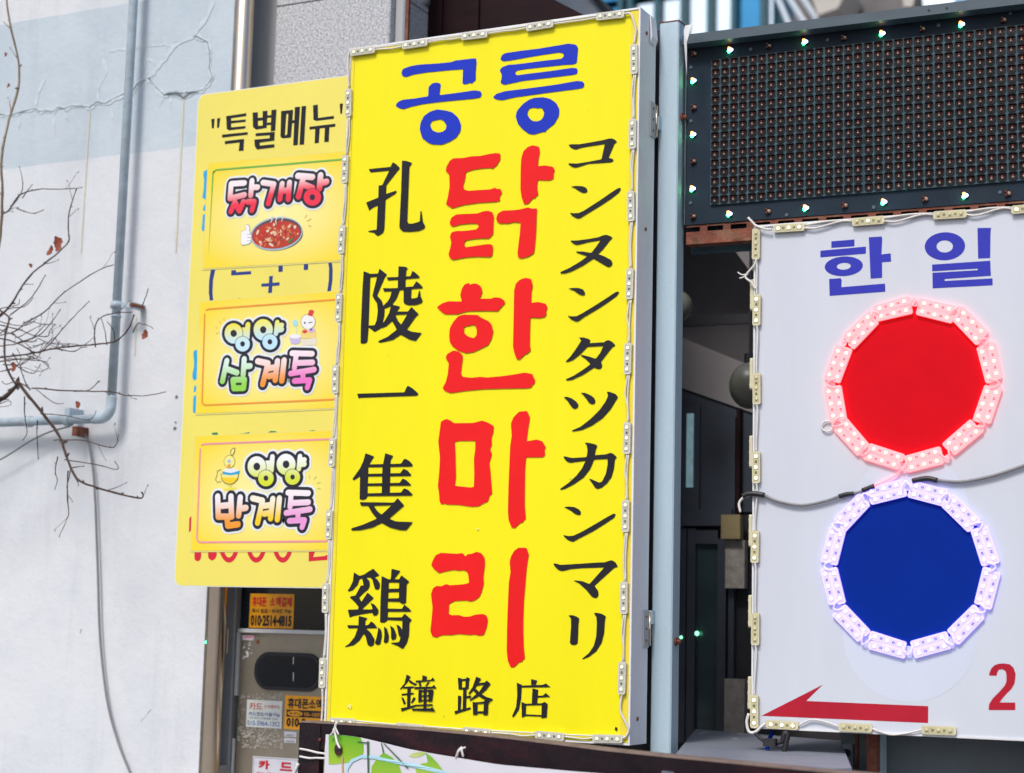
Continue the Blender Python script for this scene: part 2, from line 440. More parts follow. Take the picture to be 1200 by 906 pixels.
MOD_W = module_mesh('led_module_lit', 'plastic2', 'pcb2', ['ledw', 'ledw', 'ledw'])
MOD_W1 = module_mesh('led_module_partly_lit', 'plastic2', 'pcb2', ['ledoff', 'ledw', 'ledoff'])
MOD_O = module_mesh('led_module_off', 'plastic2', 'pcb2', ['ledoff', 'ledoff', 'ledoff'])
MOD_R = module_mesh('led_module_red', 'redglow', 'redpcb', ['redled'] * 3, .106, .0245)
MOD_B = module_mesh('led_module_blue', 'blueglow', 'bluepcb', ['blueled'] * 3, .106, .0245)
def cable(root, P, r=.0027, m='cable', name='cable', n=6, sub=4):
    mb = MB(); mb.tube(spline(P, sub), r, n); return mb.build(name, MT[m], root, True)

# ------------------------------------------------------------------ planes
PY = Plane((575, 450), 4.85, -.64)     # yellow light box
PS = Plane((300, 400), 5.02, 0)        # pale yellow menu board
PW = Plane((1040, 550), 4.97, 1.38)    # white light box
PL_ = Plane((1000, 150), 5.05, 1.38)   # LED display
PC = Plane((120, 400), 5.35, -.84)     # concrete wall
PD = Plane((330, 800), 5.50, 0)        # steel door
PI = Plane((840, 600), 6.50, 0)        # shopfront
BAND = (PC.l(100, 185)[1], PC.l(100, 10.8)[1])
MT['concrete'] = concrete()

# ================================================================== SETTING
g = MB(); g.box(-60, 60, -60, 4.0, -.4, -.12); tag(g.build('road', MT['ground']), kind='structure')
g = MB(); g.box(-60, 60, 2.2, 60, -.3, 0); tag(g.build('pavement', MT['paving']), kind='structure')

# concrete wall (> crack, crack_filler, drip_stain)
def concrete_wall():
    r = PC.root('concrete_wall', 'white painted concrete wall with pale blue band and branching cracks', 'wall')
    xr_t, xr_b = PC.l(269, 60)[0], PC.l(237, 880)[0]
    xr = (xr_t + xr_b) / 2
    mb = MB(); mb.box(-4.5, xr, 0, .02, 0, 6.5); mb.build('wall_face', MT['concrete'], r)
    Z = lambda p: PC.l(p[0] / 3.02, p[1] / 3.02)
    Z2 = lambda p: PC.l(180 + p[0] / 3.75, p[1] / 3.75)
    main = [Z(p) for p in pts('-60 400 0,405 30,410 60,402 90,392 125,384 140,396 165,392 190,396 205,380 230,386 250,376 290,376 320,380 345,362 372,368 400,350 432,336')]
    main += [Z(p) for p in pts('470,325 485,300 505,286 525,275')]
    m2 = [Z(p) for p in pts('525,275 555,312 583,338 605,328 628,332 650,346 672,330 700,325')] + [Z2(p) for p in pts('55,418 95,408 130,432 165,410 215,398 262,342 246,300 250,240 238,185 200,165 175,160')]
    m3 = [Z(p) for p in pts('525,275 560,238 590,200 625,158 660,140 690,130')] + [Z2(p) for p in pts('180,158 205,120 235,80 255,30 270,-10')]
    m4 = [Z(p) for p in pts('470,325 485,250 480,190')]
    def ribbon(P, wd, y, m, name, jit):
        L, Rr = [], []
        Q = []
        for a, b in zip(P[:-1], P[1:]):
            k = max(2, int(math.hypot(b[0] - a[0], b[1] - a[1]) / .012))
            Q += [(a[0] + (b[0] - a[0]) * j / k + random.uniform(-1, 1) * jit * .5, a[1] + (b[1] - a[1]) * j / k + random.uniform(-1, 1) * jit) for j in range(k)]
        for i, p in enumerate(Q):
            q0, q1 = Q[max(i - 1, 0)], Q[min(i + 1, len(Q) - 1)]
            d = Vector((q1[0] - q0[0], q1[1] - q0[1])).normalized(); nn = Vector((-d.y, d.x))
            wv = wd * random.uniform(.35, 1.25)
            L.append((p[0] + nn.x * wv, p[1] + nn.y * wv)); Rr.append((p[0] - nn.x * wv, p[1] - nn.y * wv))
        mb = MB()
        n = len(Q)
        mb._add([(a, y, b) for a, b in L] + [(a, y, b) for a, b in Rr], [(i, i + 1, i + 1 + n, i + n) for i in range(n - 1)])
        mb.build(name, m, r)
    for P in (main, m2): ribbon(P, .0017, -.0030, MT['crack'], 'crack', .0018)
    for P in (main, m2, m3): ribbon(P, .011, -.0018, MT['crackfill'], 'crack_filler', .004)
    ribbon([Z(p) for p in pts('350,370 348,330 352,290')], .007, -.0014, MT['crackfill'], 'crack_filler', .003)
    ribbon([Z(p) for p in pts('125,384 135,330 165,270')], .007, -.0013, MT['crackfill'], 'crack_filler', .003)
    ribbon([Z(p) for p in pts('190,400 192,440 188,490')], .006, -.0012, MT['crackfill'], 'crack_filler', .003)
    ribbon([Z(p) for p in pts('583,340 570,365 560,385')], .006, -.0011, MT['crackfill'], 'crack_filler', .003)
    for q in ('360,190 380,250 352,300', '390,180 440,175 500,165', '500,165 560,160 625,158', '480,190 510,215 525,275', '395,385 400,410 392,440', '470,345 478,380 490,405', '610,330 600,370 612,395', '220,392 235,415 245,425', '560,238 540,215 500,200', '640,145 600,150', '430,340 440,300 470,270', '60,402 70,440 62,470'):
        ribbon([Z(p) for p in pts(q)], .0065, -.0010 - .00008 * (len(q) % 7), MT['crackfill'], 'crack_filler', .003)
    for x0, ya, x1, yb, wd in ((105.6, 129, 95, 300, .0035), (215.5, 116, 206, 300, .005), (160, 372, 158, 420, .004)):
        P = [(x0 + (x1 - x0) * k / 8, ya + (yb - ya) * k / 8) for k in range(9)]
        ribbon([PC.l(*p) for p in P], wd, -.0022, MT['drip'], 'drip_stain', .0006)
    ribbon([PC.l(*p) for p in pts('94 742 97 733')], .0016, -.0016, MT['crack'], 'scratch', .0005)
    ribbon([PC.l(*p) for p in pts('165 846 180 828')], .001, -.0016, MT['crack'], 'scratch', .0005)
    for x, y, q in ((207, 465, .006), (205, 502, .007), (206, 495, .004)):
        a, b = PC.l(x, y); mb = MB(); mb.poly([[(a + q * random.uniform(.6, 1.3) * math.cos(t), b + q * random.uniform(.6, 1.3) * math.sin(t)) for t in [k * .7 for k in range(9)]]], -.002); mb.build('chip_mark', MT['crack'], r)
    return r
concrete_wall()

# granite pier, stainless column, jambs
def pier():
    P = Plane((390, 60), 5.46, 0)
    r = P.root('granite_pier', 'speckled grey granite pier rising behind the yellow signs', 'pier')
    x0, x1 = P.l(322, 50)[0], P.l(456, 50)[0]
    zj = P.l(352, 3.5)[1]; zb = P.l(390, 640)[1]
    mb = MB(); mb.box(x0, x1, 0, .3, zb, zj - .003, bev=.004); mb.build('granite_slab', MT['granite'], r)
    mb = MB(); mb.box(x0, x1, 0, .3, zj + .003, 6.2, bev=.004); mb.build('granite_slab', MT['granite'], r)
    mb = MB(); mb.box(x0 + .004, x1 - .004, .012, .29, zj - .003, zj + .003); mb.build('joint', MT['stone'], r)
    mb = MB(); mb.box(P.l(250, 50)[0], x0 - .002, .05, .32, zb, 6.2); mb.build('recess_panel', MT['jamb'], r)
    mb = MB(); mb.box(x1 + .002, P.l(469, 20)[0], .03, .055, zb, 6.2, bev=.006); mb.build('steel_jamb', MT['jamb'], r)
    mb = MB(); mb.box(P.l(469.3, 20)[0], P.l(472, 20)[0], .04, .055, zb, 6.2); mb.build('rusty_edge', MT['rust'], r)
    mb = MB(); mb.box(P.l(250, 50)[0], P.l(469, 20)[0], .075, .1, 0, zb - .002); mb.build('pier_base', MT['interior'], r)
    x = (P.l(284, 50, .08)[0] + P.l(251, 800, .08)[0]) / 2
    r2 = P.root('stainless_column', 'round stainless steel column at the end of the concrete wall', 'column')
    mb = MB(); mb.tube([(x, -.08, 0), (x, -.08, 3), (x, -.08, 6.2)], .037, 28); mb.build('tube', MT['stainless'], r2, True)
    for zz in (1.05, 2.6, 5.2):
        mb = MB(); mb.box(x - .012, x + .012, -.07, .07, zz, zz + .03); mb.build('bracket', MT['jamb'], r2)
    mb = MB(); mb.dome(x - .026, -.108, PD.l(243, 752)[1], .008, .008, 8); o = mb.build('indicator_light', MT['dotg'], r2); o['label'] = 'small green indicator light'
pier()

# ================================================================== YELLOW LIGHT BOX
def yellow_sign():
    P = PY
    r = P.root('light_box_sign', 'tall bright yellow light box with blue and red Korean lettering', 'sign')
    xl = (P.l(409.5, 60)[0] + P.l(381, 840)[0]) / 2
    xr = (P.l(751.3, 10)[0] + P.l(738.5, 872)[0]) / 2
    zt = (P.l(409.5, 57.5)[1] + P.l(751, 9)[1]) / 2; zb = P.l(700, 871.5)[1]
    D = .125
    # white case: four rails, back
    mb = MB(); mb.box(xl, xr, .004, D, zb, zb + .02); mb.build('bottom_rail', MT['case'], r)
    mb = MB(); mb.box(xl, xr, .004, D, zt - .02, zt); mb.build('top_rail', MT['case'], r)
    mb = MB(); mb.box(xl, xl + .012, .004, D - .001, zb + .02, zt - .02); mb.build('side_rail', MT['case'], r)
    mb = MB(); mb.box(xr - .012, xr, .004, D - .001, zb + .02, zt - .02); mb.build('side_rail', MT['case'], r)
    mb = MB(); mb.box(xl + .013, xr - .013, D - .006, D - .002, zb + .021, zt - .021); mb.build('back_panel', MT['case'], r)
    # thin white retaining lips round the face
    for nm, b_ in (('face_trim', (xl, xl + .007, zb, zt)), ('face_trim', (xr - .006, xr, zb, zt)), ('face_trim', (xl + .0072, xr - .0062, zt - .006, zt)), ('face_trim', (xl + .0072, xr - .0062, zb, zb + .006))):
        mb = MB(); mb.box(b_[0], b_[1], -.004, .0035, b_[2], b_[3], bev=.001); mb.build(nm, MT['case'], r)
    # face: a slightly slack flex sheet
    mb = MB(); nx, nz = 26, 50
    a0, a1, c0, c1 = xl + .0075, xr - .0065, zb + .0065, zt - .0065
    for j in range(nz + 1):
        for i in range(nx + 1):
            u, v = i / nx, j / nz
            y = .0016 * math.sin(u * math.pi) * math.sin(v * math.pi) * (1 + .5 * math.sin(v * 9 + u * 3))
            mb.v.append((a0 + (a1 - a0) * u, .0005 + y, c0 + (c1 - c0) * v)); mb.c.append((1, 1, 1))
    for j in range(nz):
        for i in range(nx):
            k = j * (nx + 1) + i; mb.f.append((k, k + 1, k + nx + 2, k + nx + 1)); mb.m.append(0)
    mb.build('face', MT['yellow'], r, True)
    xs = P.l(735.5, 300)[0]
    mb = MB(); mb.box(xs, xr - .0067, -.0012, -.0008, zb + .007, zt - .007); o = mb.build('edge_strip', MT['yellow_edge'], r); o['label'] = 'paler aged yellow film strip'
    xs = P.l(417, 70)[0]
    mb = MB(); mb.box(xl + .0078, xs - .004, -.0012, -.0008, zb + .007, zt - .007); mb.build('edge_strip', MT['yellow_edge'], r)
    for px, py, q, m_ in ((410, 828, .009, 'palespot'), (560, 620, .004, 'palespot'), (722.5, 854, .006, 'ink'), (455, 415, .003, 'yellow_edge'), (690, 130, .003, 'yellow_edge'), (520, 838, .004, 'yellow_edge'), (668, 560, .003, 'palespot')):
        a = P.l(px, py); mb = MB(); mb.poly([[(a[0] + q * random.uniform(.3, 1.1) * math.cos(t), a[1] + q * random.uniform(.4, 1.4) * math.sin(t)) for t in [k * .7 for k in range(9)]]], -.0022); mb.build('stain', MT[m_], r)
    # right side: hinges, screws, torn corner flap
    for yv in (128, 737):
        z = P.l(768, yv)[1]
        mb = MB(); mb.box(xr + .0002, xr + .005, D - .045, D - .004, z - .055, z + .055)
        hg = mb.build('hinge', MT['jamb'], r)
        mb = MB(); mb.tube([(xr + .006, D - .001, z - .05), (xr + .006, D - .001, z + .05)], .0045, 8); mb.build('hinge_pin', MT['stainless'], hg, True)
        for dz in (-.035, 0, .035):
            mb = MB(); mb.tube([(xr + .005, D - .025, z + dz), (xr + .0065, D - .025, z + dz)], .004, 6); mb.build('screw', MT['rust'], hg)
    for yv, yy in ((33, .045), (844, .05), (263, .06)):
        z = P.l(756, yv)[1]; mb = MB(); mb.tube([(xr, yy, z), (xr + .003, yy, z)], .006, 8); mb.build('screw', MT['rust'], r)
    mb = MB(); mb.prism([(xr + .001, zt - .005), (xr + .004, zt - .005), (xr + .01, zt - .07), (xr + .004, zt - .09)], .07, .115)
    o = mb.build('torn_flap', MT['case'], r); o['label'] = 'bent torn corner flap of white sheet metal'
    # bracket arms to the steel post
    for z in (zb + .35, zt - .35):
        mb = MB(); mb.box(xr - .10, xr + .012, D, D + .022, z, z + .04); mb.build('mounting_bracket', MT['steelpost'], r)
    # letters
    A = crop(P, 460, 40, 5.0)
    glyph(r, 'letter', A, [
        '52,230 60,205 100,190 150,180 270,172 340,165 370,155 430,148 490,142 493,160 488,230 488,270 470,285 462,292 456,284 445,290 430,294 410,292 412,250 414,206 330,212 200,225 120,238 80,252 60,248',
        '18,420 30,400 60,385 130,378 210,365 212,310 235,288 262,284 284,292 280,320 276,358 400,342 480,330 515,335 524,350 518,370 480,378 300,395 180,410 110,425 65,440 40,435',
        ['160,560 165,520 185,480 220,455 262,442 310,448 350,458 385,490 402,530 398,570 375,605 335,630 290,648 235,646 215,640 175,610', '220,535 230,510 262,503 278,498 300,508 318,535 312,560 290,575 262,577 235,565']], MT['blue'])
    glyph(r, 'letter', A, [
        '632,150 640,125 660,112 740,100 860,85 980,65 1030,56 1075,62 1088,80 1085,115 1080,170 1060,178 1010,180 900,192 780,205 725,215 718,232 730,242 800,232 920,218 1050,198 1080,200 1086,215 1080,235 1050,240 900,258 760,275 690,290 655,298 632,285 640,260 640,235 628,215 640,195 680,180 720,178 800,168 900,155 990,145 1005,130 1000,112 975,108 860,125 760,142 690,155 650,160',
        '588,370 610,350 660,335 800,318 950,298 1080,275 1115,278 1126,295 1118,315 1080,322 900,345 720,370 640,388 605,382',
        ['722,485 730,450 765,410 800,385 830,374 880,370 925,380 960,405 978,440 975,480 950,525 905,560 895,575 885,572 850,582 830,588 800,585 760,555 735,525', '790,465 800,438 825,430 850,435 875,432 890,460 885,485 870,505 845,512 820,510 800,490']], MT['blue'])
    glyph(r, 'letter', crop(P, 510, 165, 6.04), [
        '75,215 80,185 105,140 130,125 200,122 260,110 320,108 380,95 430,87 462,92 462,130 440,170 405,200 395,192 340,195 270,205 218,222 212,270 198,320 205,345 235,355 300,350 390,345 425,332 435,342 462,340 475,368 456,395 460,425 430,432 300,440 200,455 120,478 95,462 77,450 90,400 103,325 100,240',
        '610,125 625,75 655,45 690,32 735,42 742,80 732,130 728,180 780,175 835,185 848,210 838,235 840,260 830,275 800,282 728,278 722,320 730,385 712,395 710,408 695,405 660,445 630,450 612,400 604,340 606,200',
        '103,580 115,545 150,522 220,518 300,515 340,500 370,496 405,505 416,535 412,600 410,660 380,692 340,690 270,695 215,705 205,730 215,755 300,742 370,732 405,735 410,755 405,810 390,822 300,820 220,825 125,843 105,830 95,805 110,750 115,720 105,680 115,650 145,640 220,638 290,628 310,610 300,585 250,585 180,592 125,608 110,600',
        '432,550 445,515 480,495 560,492 610,485 655,472 690,482 722,478 718,540 715,640 705,760 700,795 660,820 610,832 590,828 583,800 590,740 600,660 606,580 560,575 520,585 460,585 440,575'], MT['red'])
    glyph(r, 'letter', crop(P, 500, 320, 6.04), [
        '72,242 110,215 155,200 250,202 238,155 250,110 270,80 300,70 308,85 325,75 355,75 385,95 395,130 385,165 370,182 460,182 475,172 520,175 545,190 558,210 525,245 505,270 430,268 300,270 260,278 220,292 130,292 105,275',
        ['160,440 165,390 190,345 225,305 260,295 360,297 385,315 440,342 460,365 472,415 460,465 435,510 385,535 330,560 280,568 225,550 185,520 165,490', '265,420 265,385 280,375 300,375 320,366 345,370 356,405 355,440 335,462 300,452 275,435'],
        '135,600 145,575 190,548 225,555 255,580 256,610 250,650 243,710 255,735 320,742 380,735 430,740 520,732 610,720 695,705 750,715 755,735 770,760 762,785 745,795 748,805 720,815 520,818 400,822 270,835 170,850 130,835 113,815 135,775 150,720 158,640',
        '620,125 632,75 660,48 700,34 740,42 752,90 742,130 740,212 790,205 845,218 856,245 845,268 850,290 838,310 800,318 735,314 732,400 730,510 738,550 720,560 715,572 700,572 660,612 638,610 620,560 612,520 616,350'], MT['red'])
    glyph(r, 'letter', crop(P, 500, 480, 6.04), [
        ['102,85 140,66 170,78 195,97 330,95 395,78 440,95 476,118 472,165 460,195 462,255 450,275 462,315 455,345 445,380 452,440 458,520 465,598 445,610 440,640 428,655 400,665 370,685 320,688 230,675 140,672 125,665 105,672 92,650 88,590 80,540 90,440 95,340 83,225', '200,228 240,222 345,222 345,280 335,350 338,460 335,548 310,552 200,540 208,480 205,340'],
        '597,100 615,55 655,15 712,10 732,55 720,130 708,225 780,212 820,225 845,270 834,285 840,320 825,337 780,338 705,338 698,420 696,560 695,680 703,775 685,790 683,800 665,802 628,838 603,838 580,780 576,720 580,540 585,420 592,260 603,185'], MT['red'])
    glyph(r, 'letter', crop(P, 490, 635, 6.04), [
        '93,165 105,130 125,95 160,78 280,85 300,80 320,82 335,105 350,88 380,85 415,70 450,82 472,115 474,160 462,250 466,295 452,350 435,390 400,415 375,422 340,415 260,418 220,440 217,510 240,520 290,518 320,530 360,530 410,515 460,510 485,522 495,555 485,610 465,660 435,665 400,655 370,660 290,652 240,660 170,660 130,678 100,668 87,630 95,560 103,470 92,370 105,330 130,312 165,315 200,298 225,308 330,300 362,290 355,230 345,210 320,200 290,205 255,198 200,208 150,222 115,195',
        '648,140 660,100 680,65 710,42 768,42 785,90 770,180 760,300 750,420 745,560 745,640 748,740 757,828 742,835 738,850 720,850 680,888 655,888 635,840 628,770 630,620 636,440 643,290 655,215'], MT['red'])
    K = MT['ink']
    glyph(r, 'letter', crop(P, 415, 180, 9.06), [
        '155,165 388,142 412,92 450,115 488,155 465,180 345,335 343,340 340,430 445,393 453,405 440,425 335,490 322,800 310,840 255,876 235,865 210,840 155,832 150,822 240,808 252,550 190,580 162,607 128,520 258,468 262,340 300,335 375,180 175,200',
        '510,75 560,80 618,100 588,140 575,450 565,720 580,745 620,745 690,725 700,715 705,610 715,608 730,720 755,770 745,795 690,820 600,830 520,828 485,795 482,770 500,400'], K)
    glyph(r, 'letter', crop(P, 410, 305, 9.06), [
        ['148,116 218,145 300,142 315,90 395,152 370,185 290,375 340,430 370,520 365,600 335,720 265,762 200,712 188,860 175,880 135,887 115,880 118,700 135,300', '218,182 290,176 240,380 290,460 298,540 285,640 265,690 200,695'],
        '518,65 590,70 618,85 600,105 595,172 645,170 665,113 700,135 742,175 735,188 592,200 590,285 672,280 705,222 750,255 777,292 765,298 655,305 650,405 690,405 720,395 735,325 745,325 755,390 775,430 760,455 700,475 620,478 578,460 572,440 572,315 530,318 500,400 455,465 415,497 365,515 360,480 405,435 430,390 445,330 365,333 350,298 510,297 512,207 405,215 393,182 515,178',
        ['440,470 535,492 500,545 620,545 655,495 732,572 700,600 605,735 660,760 765,772 700,857 640,845 540,790 460,845 330,875 300,870 310,855 400,815 500,738 450,645 390,700 340,722 320,690 365,655 420,560', '485,580 612,575 545,685 510,640']], K)
    glyph(r, 'letter', crop(P, 400, 430, 9.06), ['168,285 670,270 700,205 715,202 760,230 815,280 818,295 800,306 205,328 185,337'], K)
    glyph(r, 'letter', crop(P, 400, 530, 9.06), [
        '258,10 350,45 318,95 288,150 278,470 265,495 230,507 195,500 200,255 150,290 130,298 118,285 140,255 200,170 235,95',
        '468,10 553,38 525,85 522,150 515,450 430,450 438,150 448,110',
        '280,130 635,122 668,72 685,70 730,98 760,135 750,152 280,160', '270,230 628,222 660,175 700,190 745,240 735,252 270,258',
        '270,332 622,325 652,278 690,295 742,345 735,354 270,358', '260,437 635,428 668,382 710,400 760,448 750,460 260,466',
        ['198,530 560,535 600,487 670,565 640,590 508,705 580,735 762,742 690,828 620,825 520,800 430,750 330,800 200,828 120,832 102,818 120,805 230,770 380,705 330,645 285,568 212,570', '345,568 538,562 430,662 385,625']], K)
    glyph(r, 'letter', crop(P, 395, 660, 9.06), [
        '180,97 240,135 290,120 340,85 385,58 452,128 400,150 430,175 455,215 455,260 435,283 405,278 390,230 375,170 350,152 310,152 345,190 348,240 330,280 280,320 235,365 260,410 325,312 390,368 370,390 265,490 360,492 380,485 355,420 400,440 440,495 440,530 420,555 390,560 375,525 250,545 160,565 135,577 115,495 225,490 230,465 195,420 135,362 150,350 195,345 255,235 282,240 275,190 265,162 240,170 220,230 170,285 130,302 112,292 140,255 170,190',
        '232,560 325,585 302,610 300,660 335,655 362,617 400,645 430,690 310,692 360,740 400,810 390,870 355,887 325,865 305,780 285,750 240,820 180,870 90,892 85,885 130,855 190,780 222,690 120,692 110,658 228,660',
        ['475,137 550,172 572,170 580,60 675,82 605,170 660,172 685,128 768,195 740,225 733,420 715,430 690,432 660,410 540,408 538,482 690,485 715,440 760,475 790,508 775,515 540,515 538,575 690,575 718,535 795,602 770,630 765,760 745,840 705,906 685,906 650,880 575,853 580,845 660,838 672,800 690,770 695,610 535,602 530,615 500,632 458,628 462,420', '550,205 660,205 660,270 548,272', '546,308 660,306 658,372 544,375'],
        '440,680 470,710 478,770 460,860 430,870 402,850 415,810 430,750', '500,672 530,695 552,770 545,835 515,850 497,838 505,760', '565,660 605,690 632,760 625,805 585,818 575,790 575,720', '630,650 665,665 690,700 692,770 670,790 655,760 645,700'], K)
    B = crop(P, 650, 155, 7.555)
    glyph(r, 'letter', B, ['122,112 150,107 220,107 350,85 430,70 480,57 510,55 540,70 553,88 530,105 478,228 500,232 520,240 520,258 495,268 430,272 300,280 220,305 185,315 150,305 120,282 130,275 200,278 300,262 415,240 445,105 330,122 240,137 195,152 170,150 145,138'], K)
    glyph(r, 'letter', B, ['142,482 190,475 245,478 280,492 292,520 280,535 250,538 210,518 180,495', '135,712 170,718 215,715 260,695 400,605 500,535 560,497 580,492 588,505 570,535 500,590 400,655 300,715 235,755 215,765 185,758 150,735'], K)
    B = crop(P, 650, 265, 7.555)
    glyph(r, 'letter', B, ['137,128 200,128 300,115 390,98 430,82 460,77 500,92 515,105 490,128 430,205 385,248 440,268 500,300 514,330 505,352 482,365 460,358 345,288 250,350 150,400 90,418 50,420 55,405 130,372 230,312 290,268 195,235 190,225 250,225 325,238 370,180 408,125 300,142 230,160 195,167 165,155'], K)
    glyph(r, 'letter', B, ['120,553 160,548 210,548 250,560 270,590 265,610 245,615 210,600 170,570', '113,792 150,800 195,798 250,770 380,690 480,625 540,585 565,578 572,590 550,620 480,670 380,735 260,805 210,842 190,845 150,828'], K)
    B = crop(P, 650, 385, 7.555)
    glyph(r, 'letter', B, ['212,80 260,80 300,92 318,105 308,130 440,122 455,108 480,103 510,118 540,150 508,170 410,295 422,325 415,352 395,360 370,355 350,345 250,410 150,455 105,460 100,450 170,418 260,360 320,315 275,270 230,240 240,233 300,248 365,268 405,215 432,155 290,162 230,225 160,280 105,298 98,292 140,250 190,180 235,110 230,92'], K)
    glyph(r, 'letter', B, ['80,607 110,605 150,618 190,645 212,675 205,700 185,713 160,705 140,680 115,640', '230,568 270,570 320,592 350,615 362,640 355,665 335,672 305,660 280,620 250,585', '462,560 490,562 540,580 563,608 545,635 500,710 430,790 330,860 240,898 160,912 152,904 230,870 320,800 400,720 450,650 475,595'], K)
    glyph(r, 'letter', crop(P, 640, 505, 7.555), ['340,103 390,108 440,120 455,135 440,165 432,215 530,208 570,193 600,205 628,235 610,255 600,340 580,410 540,465 490,505 455,515 435,505 410,465 380,425 395,425 470,458 495,450 530,380 545,300 545,248 425,255 390,340 330,415 250,470 170,512 130,522 122,515 200,460 270,395 320,330 350,265 260,275 220,283 190,275 165,250 153,228 165,225 230,240 360,232 368,170 360,125'], K)
    glyph(r, 'letter', crop(P, 640, 580, 7.555), ['158,108 200,103 250,108 295,130 310,155 305,175 285,180 255,168 220,140', '150,355 200,365 240,362 320,325 450,250 560,185 600,165 618,170 605,200 540,245 420,320 280,392 240,415 215,410 180,390'], K)
    B = crop(P, 640, 650, 6.97)
    glyph(r, 'letter', B, ['58,72 80,72 120,84 250,76 400,66 480,62 515,50 540,46 570,65 587,100 555,110 395,255 425,295 430,325 420,350 400,356 375,345 330,290 270,235 225,213 240,210 300,218 355,240 475,105 300,110 200,118 155,130 130,135 100,125 70,95'], K)
    glyph(r, 'letter', B, ['182,495 220,495 255,508 272,522 265,570 260,700 258,725 240,738 210,738 195,722 197,690 205,580 203,520', '390,477 420,475 460,485 490,505 482,530 475,640 455,720 410,790 350,835 300,855 295,850 350,805 390,745 410,670 415,560 412,510'], K)
    B = crop(P, 460, 785, 6.0)
    glyph(r, 'letter', B, ['100,32 128,48 108,85 60,140 52,135 85,95', '108,60 150,90 175,100 160,112 120,90', '75,120 150,115 150,128 75,132', '105,125 130,120 125,265 103,270', '65,168 150,160 150,172 65,180', '62,190 80,200 95,235 80,245', '150,190 165,200 140,235 130,232', '60,270 100,262 165,245 165,258 100,280 65,292',
        '212,38 245,48 238,70 210,75', '165,75 270,70 285,52 300,75 165,88', '185,90 200,85 205,115 190,115', '250,85 268,80 240,115 230,115', '155,120 280,118 295,105 312,130 155,135', '185,140 208,140 205,225 183,228', '255,140 290,138 290,155 280,222 255,225', '200,143 260,141 260,152 200,154', '200,178 260,176 260,187 200,189', '200,210 260,208 260,218 200,220', '222,118 242,118 240,285 220,285', '160,245 285,240 285,252 160,255', '140,272 265,270 285,262 304,292 140,285'], K, sm=False)
    glyph(r, 'letter', B, ['460,55 490,62 488,140 465,138', '515,65 525,50 545,62 540,75 535,135 512,135', '485,65 520,62 520,76 485,78', '480,125 530,122 530,135 480,138', '498,135 522,135 518,285 494,290', '515,185 555,180 550,198 515,200', '462,180 485,185 480,285 460,290', '438,290 550,262 552,275 440,312',
        '590,48 625,62 575,140 540,175 535,165 565,120', '590,95 650,88 665,75 692,98 660,140 600,190 545,220 545,208 610,155 645,103 595,112', '580,125 620,165 660,190 708,205 695,222 640,205 600,180 565,140', '565,225 600,230 598,315 568,318', '645,220 660,205 688,225 675,240 672,318 640,318', '595,228 650,222 650,236 595,240', '595,292 645,290 645,305 595,306'], K, sm=False)
    glyph(r, 'letter', B, ['975,65 1018,75 1008,105 975,105', '880,112 1060,105 1080,95 1112,122 880,124', '875,90 910,105 905,200 890,280 860,325 845,335 842,325 870,260 878,180', '985,130 1025,140 1018,235 980,240', '1015,182 1060,180 1078,162 1110,190 1015,195', '908,225 940,238 938,325 910,335', '1050,235 1070,225 1092,240 1085,335 1048,340', '935,238 1055,235 1055,247 935,250', '935,312 1050,318 1050,328 935,323'], K, sm=False)
    # LED modules round the edge and the cable that strings them
    def run(centres, vertical, sag, off=-.004):
        C = [P.l(*c) for c in centres]
        for c in C:
            t = random.uniform(-.03, .03)
            inst(MOD_Y, 'led_module', r, (c[0], off, c[1]), (0, (math.pi / 2 if vertical else 0) + t, 0))
        for a, b in zip(C[:-1], C[1:]):
            if vertical:
                s_ = 1 if a[1] > b[1] else -1
                p = (a[0], off - .004, a[1] - .047 * s_); q = (b[0], off - .004, b[1] + .047 * s_)
                cable(r, [p, ((a[0] + b[0]) / 2 + sag * random.uniform(.3, 1), off - .004, (p[2] * .6 + q[2] * .4)), ((a[0] + b[0]) / 2 + sag * random.uniform(-.4, .6), off - .004, (p[2] * .3 + q[2] * .7)), q])
                cable(r, [(a[0] + .005, off - .004, p[2]), (a[0] + .005 + sag * .5, off - .004, (p[2] + q[2]) / 2), (b[0] + .004, off - .004, q[2])], .0026)
            else:
                p = (a[0] + .047, off - .004, a[1]); q = (b[0] - .047, off - .004, b[1])
                cable(r, [p, ((p[0] * .6 + q[0] * .4), off - .004, (p[2] + q[2]) / 2 + sag * random.uniform(-.6, 1)), ((p[0] * .3 + q[0] * .7), off - .004, (p[2] + q[2]) / 2 - sag * random.uniform(.2, 1)), q])
                cable(r, [(p[0], p[1], p[2] + .006), ((p[0] + q[0]) / 2, p[1], (p[2] + q[2]) / 2 + .006), (q[0], q[1], q[2] + .006)], .0026)
    run([(409.8, 121.4), (405.8, 199), (402, 281.6), (398.4, 361), (394.6, 445), (390.8, 530.6), (387.2, 615), (383.2, 700.8), (379.6, 788.5)], True, .004, -.002)
    run([(744.6, 70.5), (742.7, 158), (740.8, 242.5), (739.4, 333.4), (737.2, 421), (736.3, 514), (734.8, 605), (732.8, 700.7), (730.5, 794.6)], True, -.009)
    run([(427, 61), (488, 52.8), (557.7, 42.6), (634.3, 31.3), (716.7, 19.3)], False, .004)
    run([(403, 846), (481.8, 852.5), (560.4, 857.7), (645.9, 862.3), (713.7, 865.6)], False, .004)
    a = P.l(733, 17.5); b = P.l(744.8, 53)
    cable(r, [(a[0], -.008, a[1]), (a[0] + .02, -.008, a[1] - .002), (b[0], -.008, a[1] - .04), (b[0] + .004, -.008, a[1] - .06), (b[0] - .002, -.008, b[1])], .0034)
    a = P.l(730.5, 812); b = P.l(729, 866)
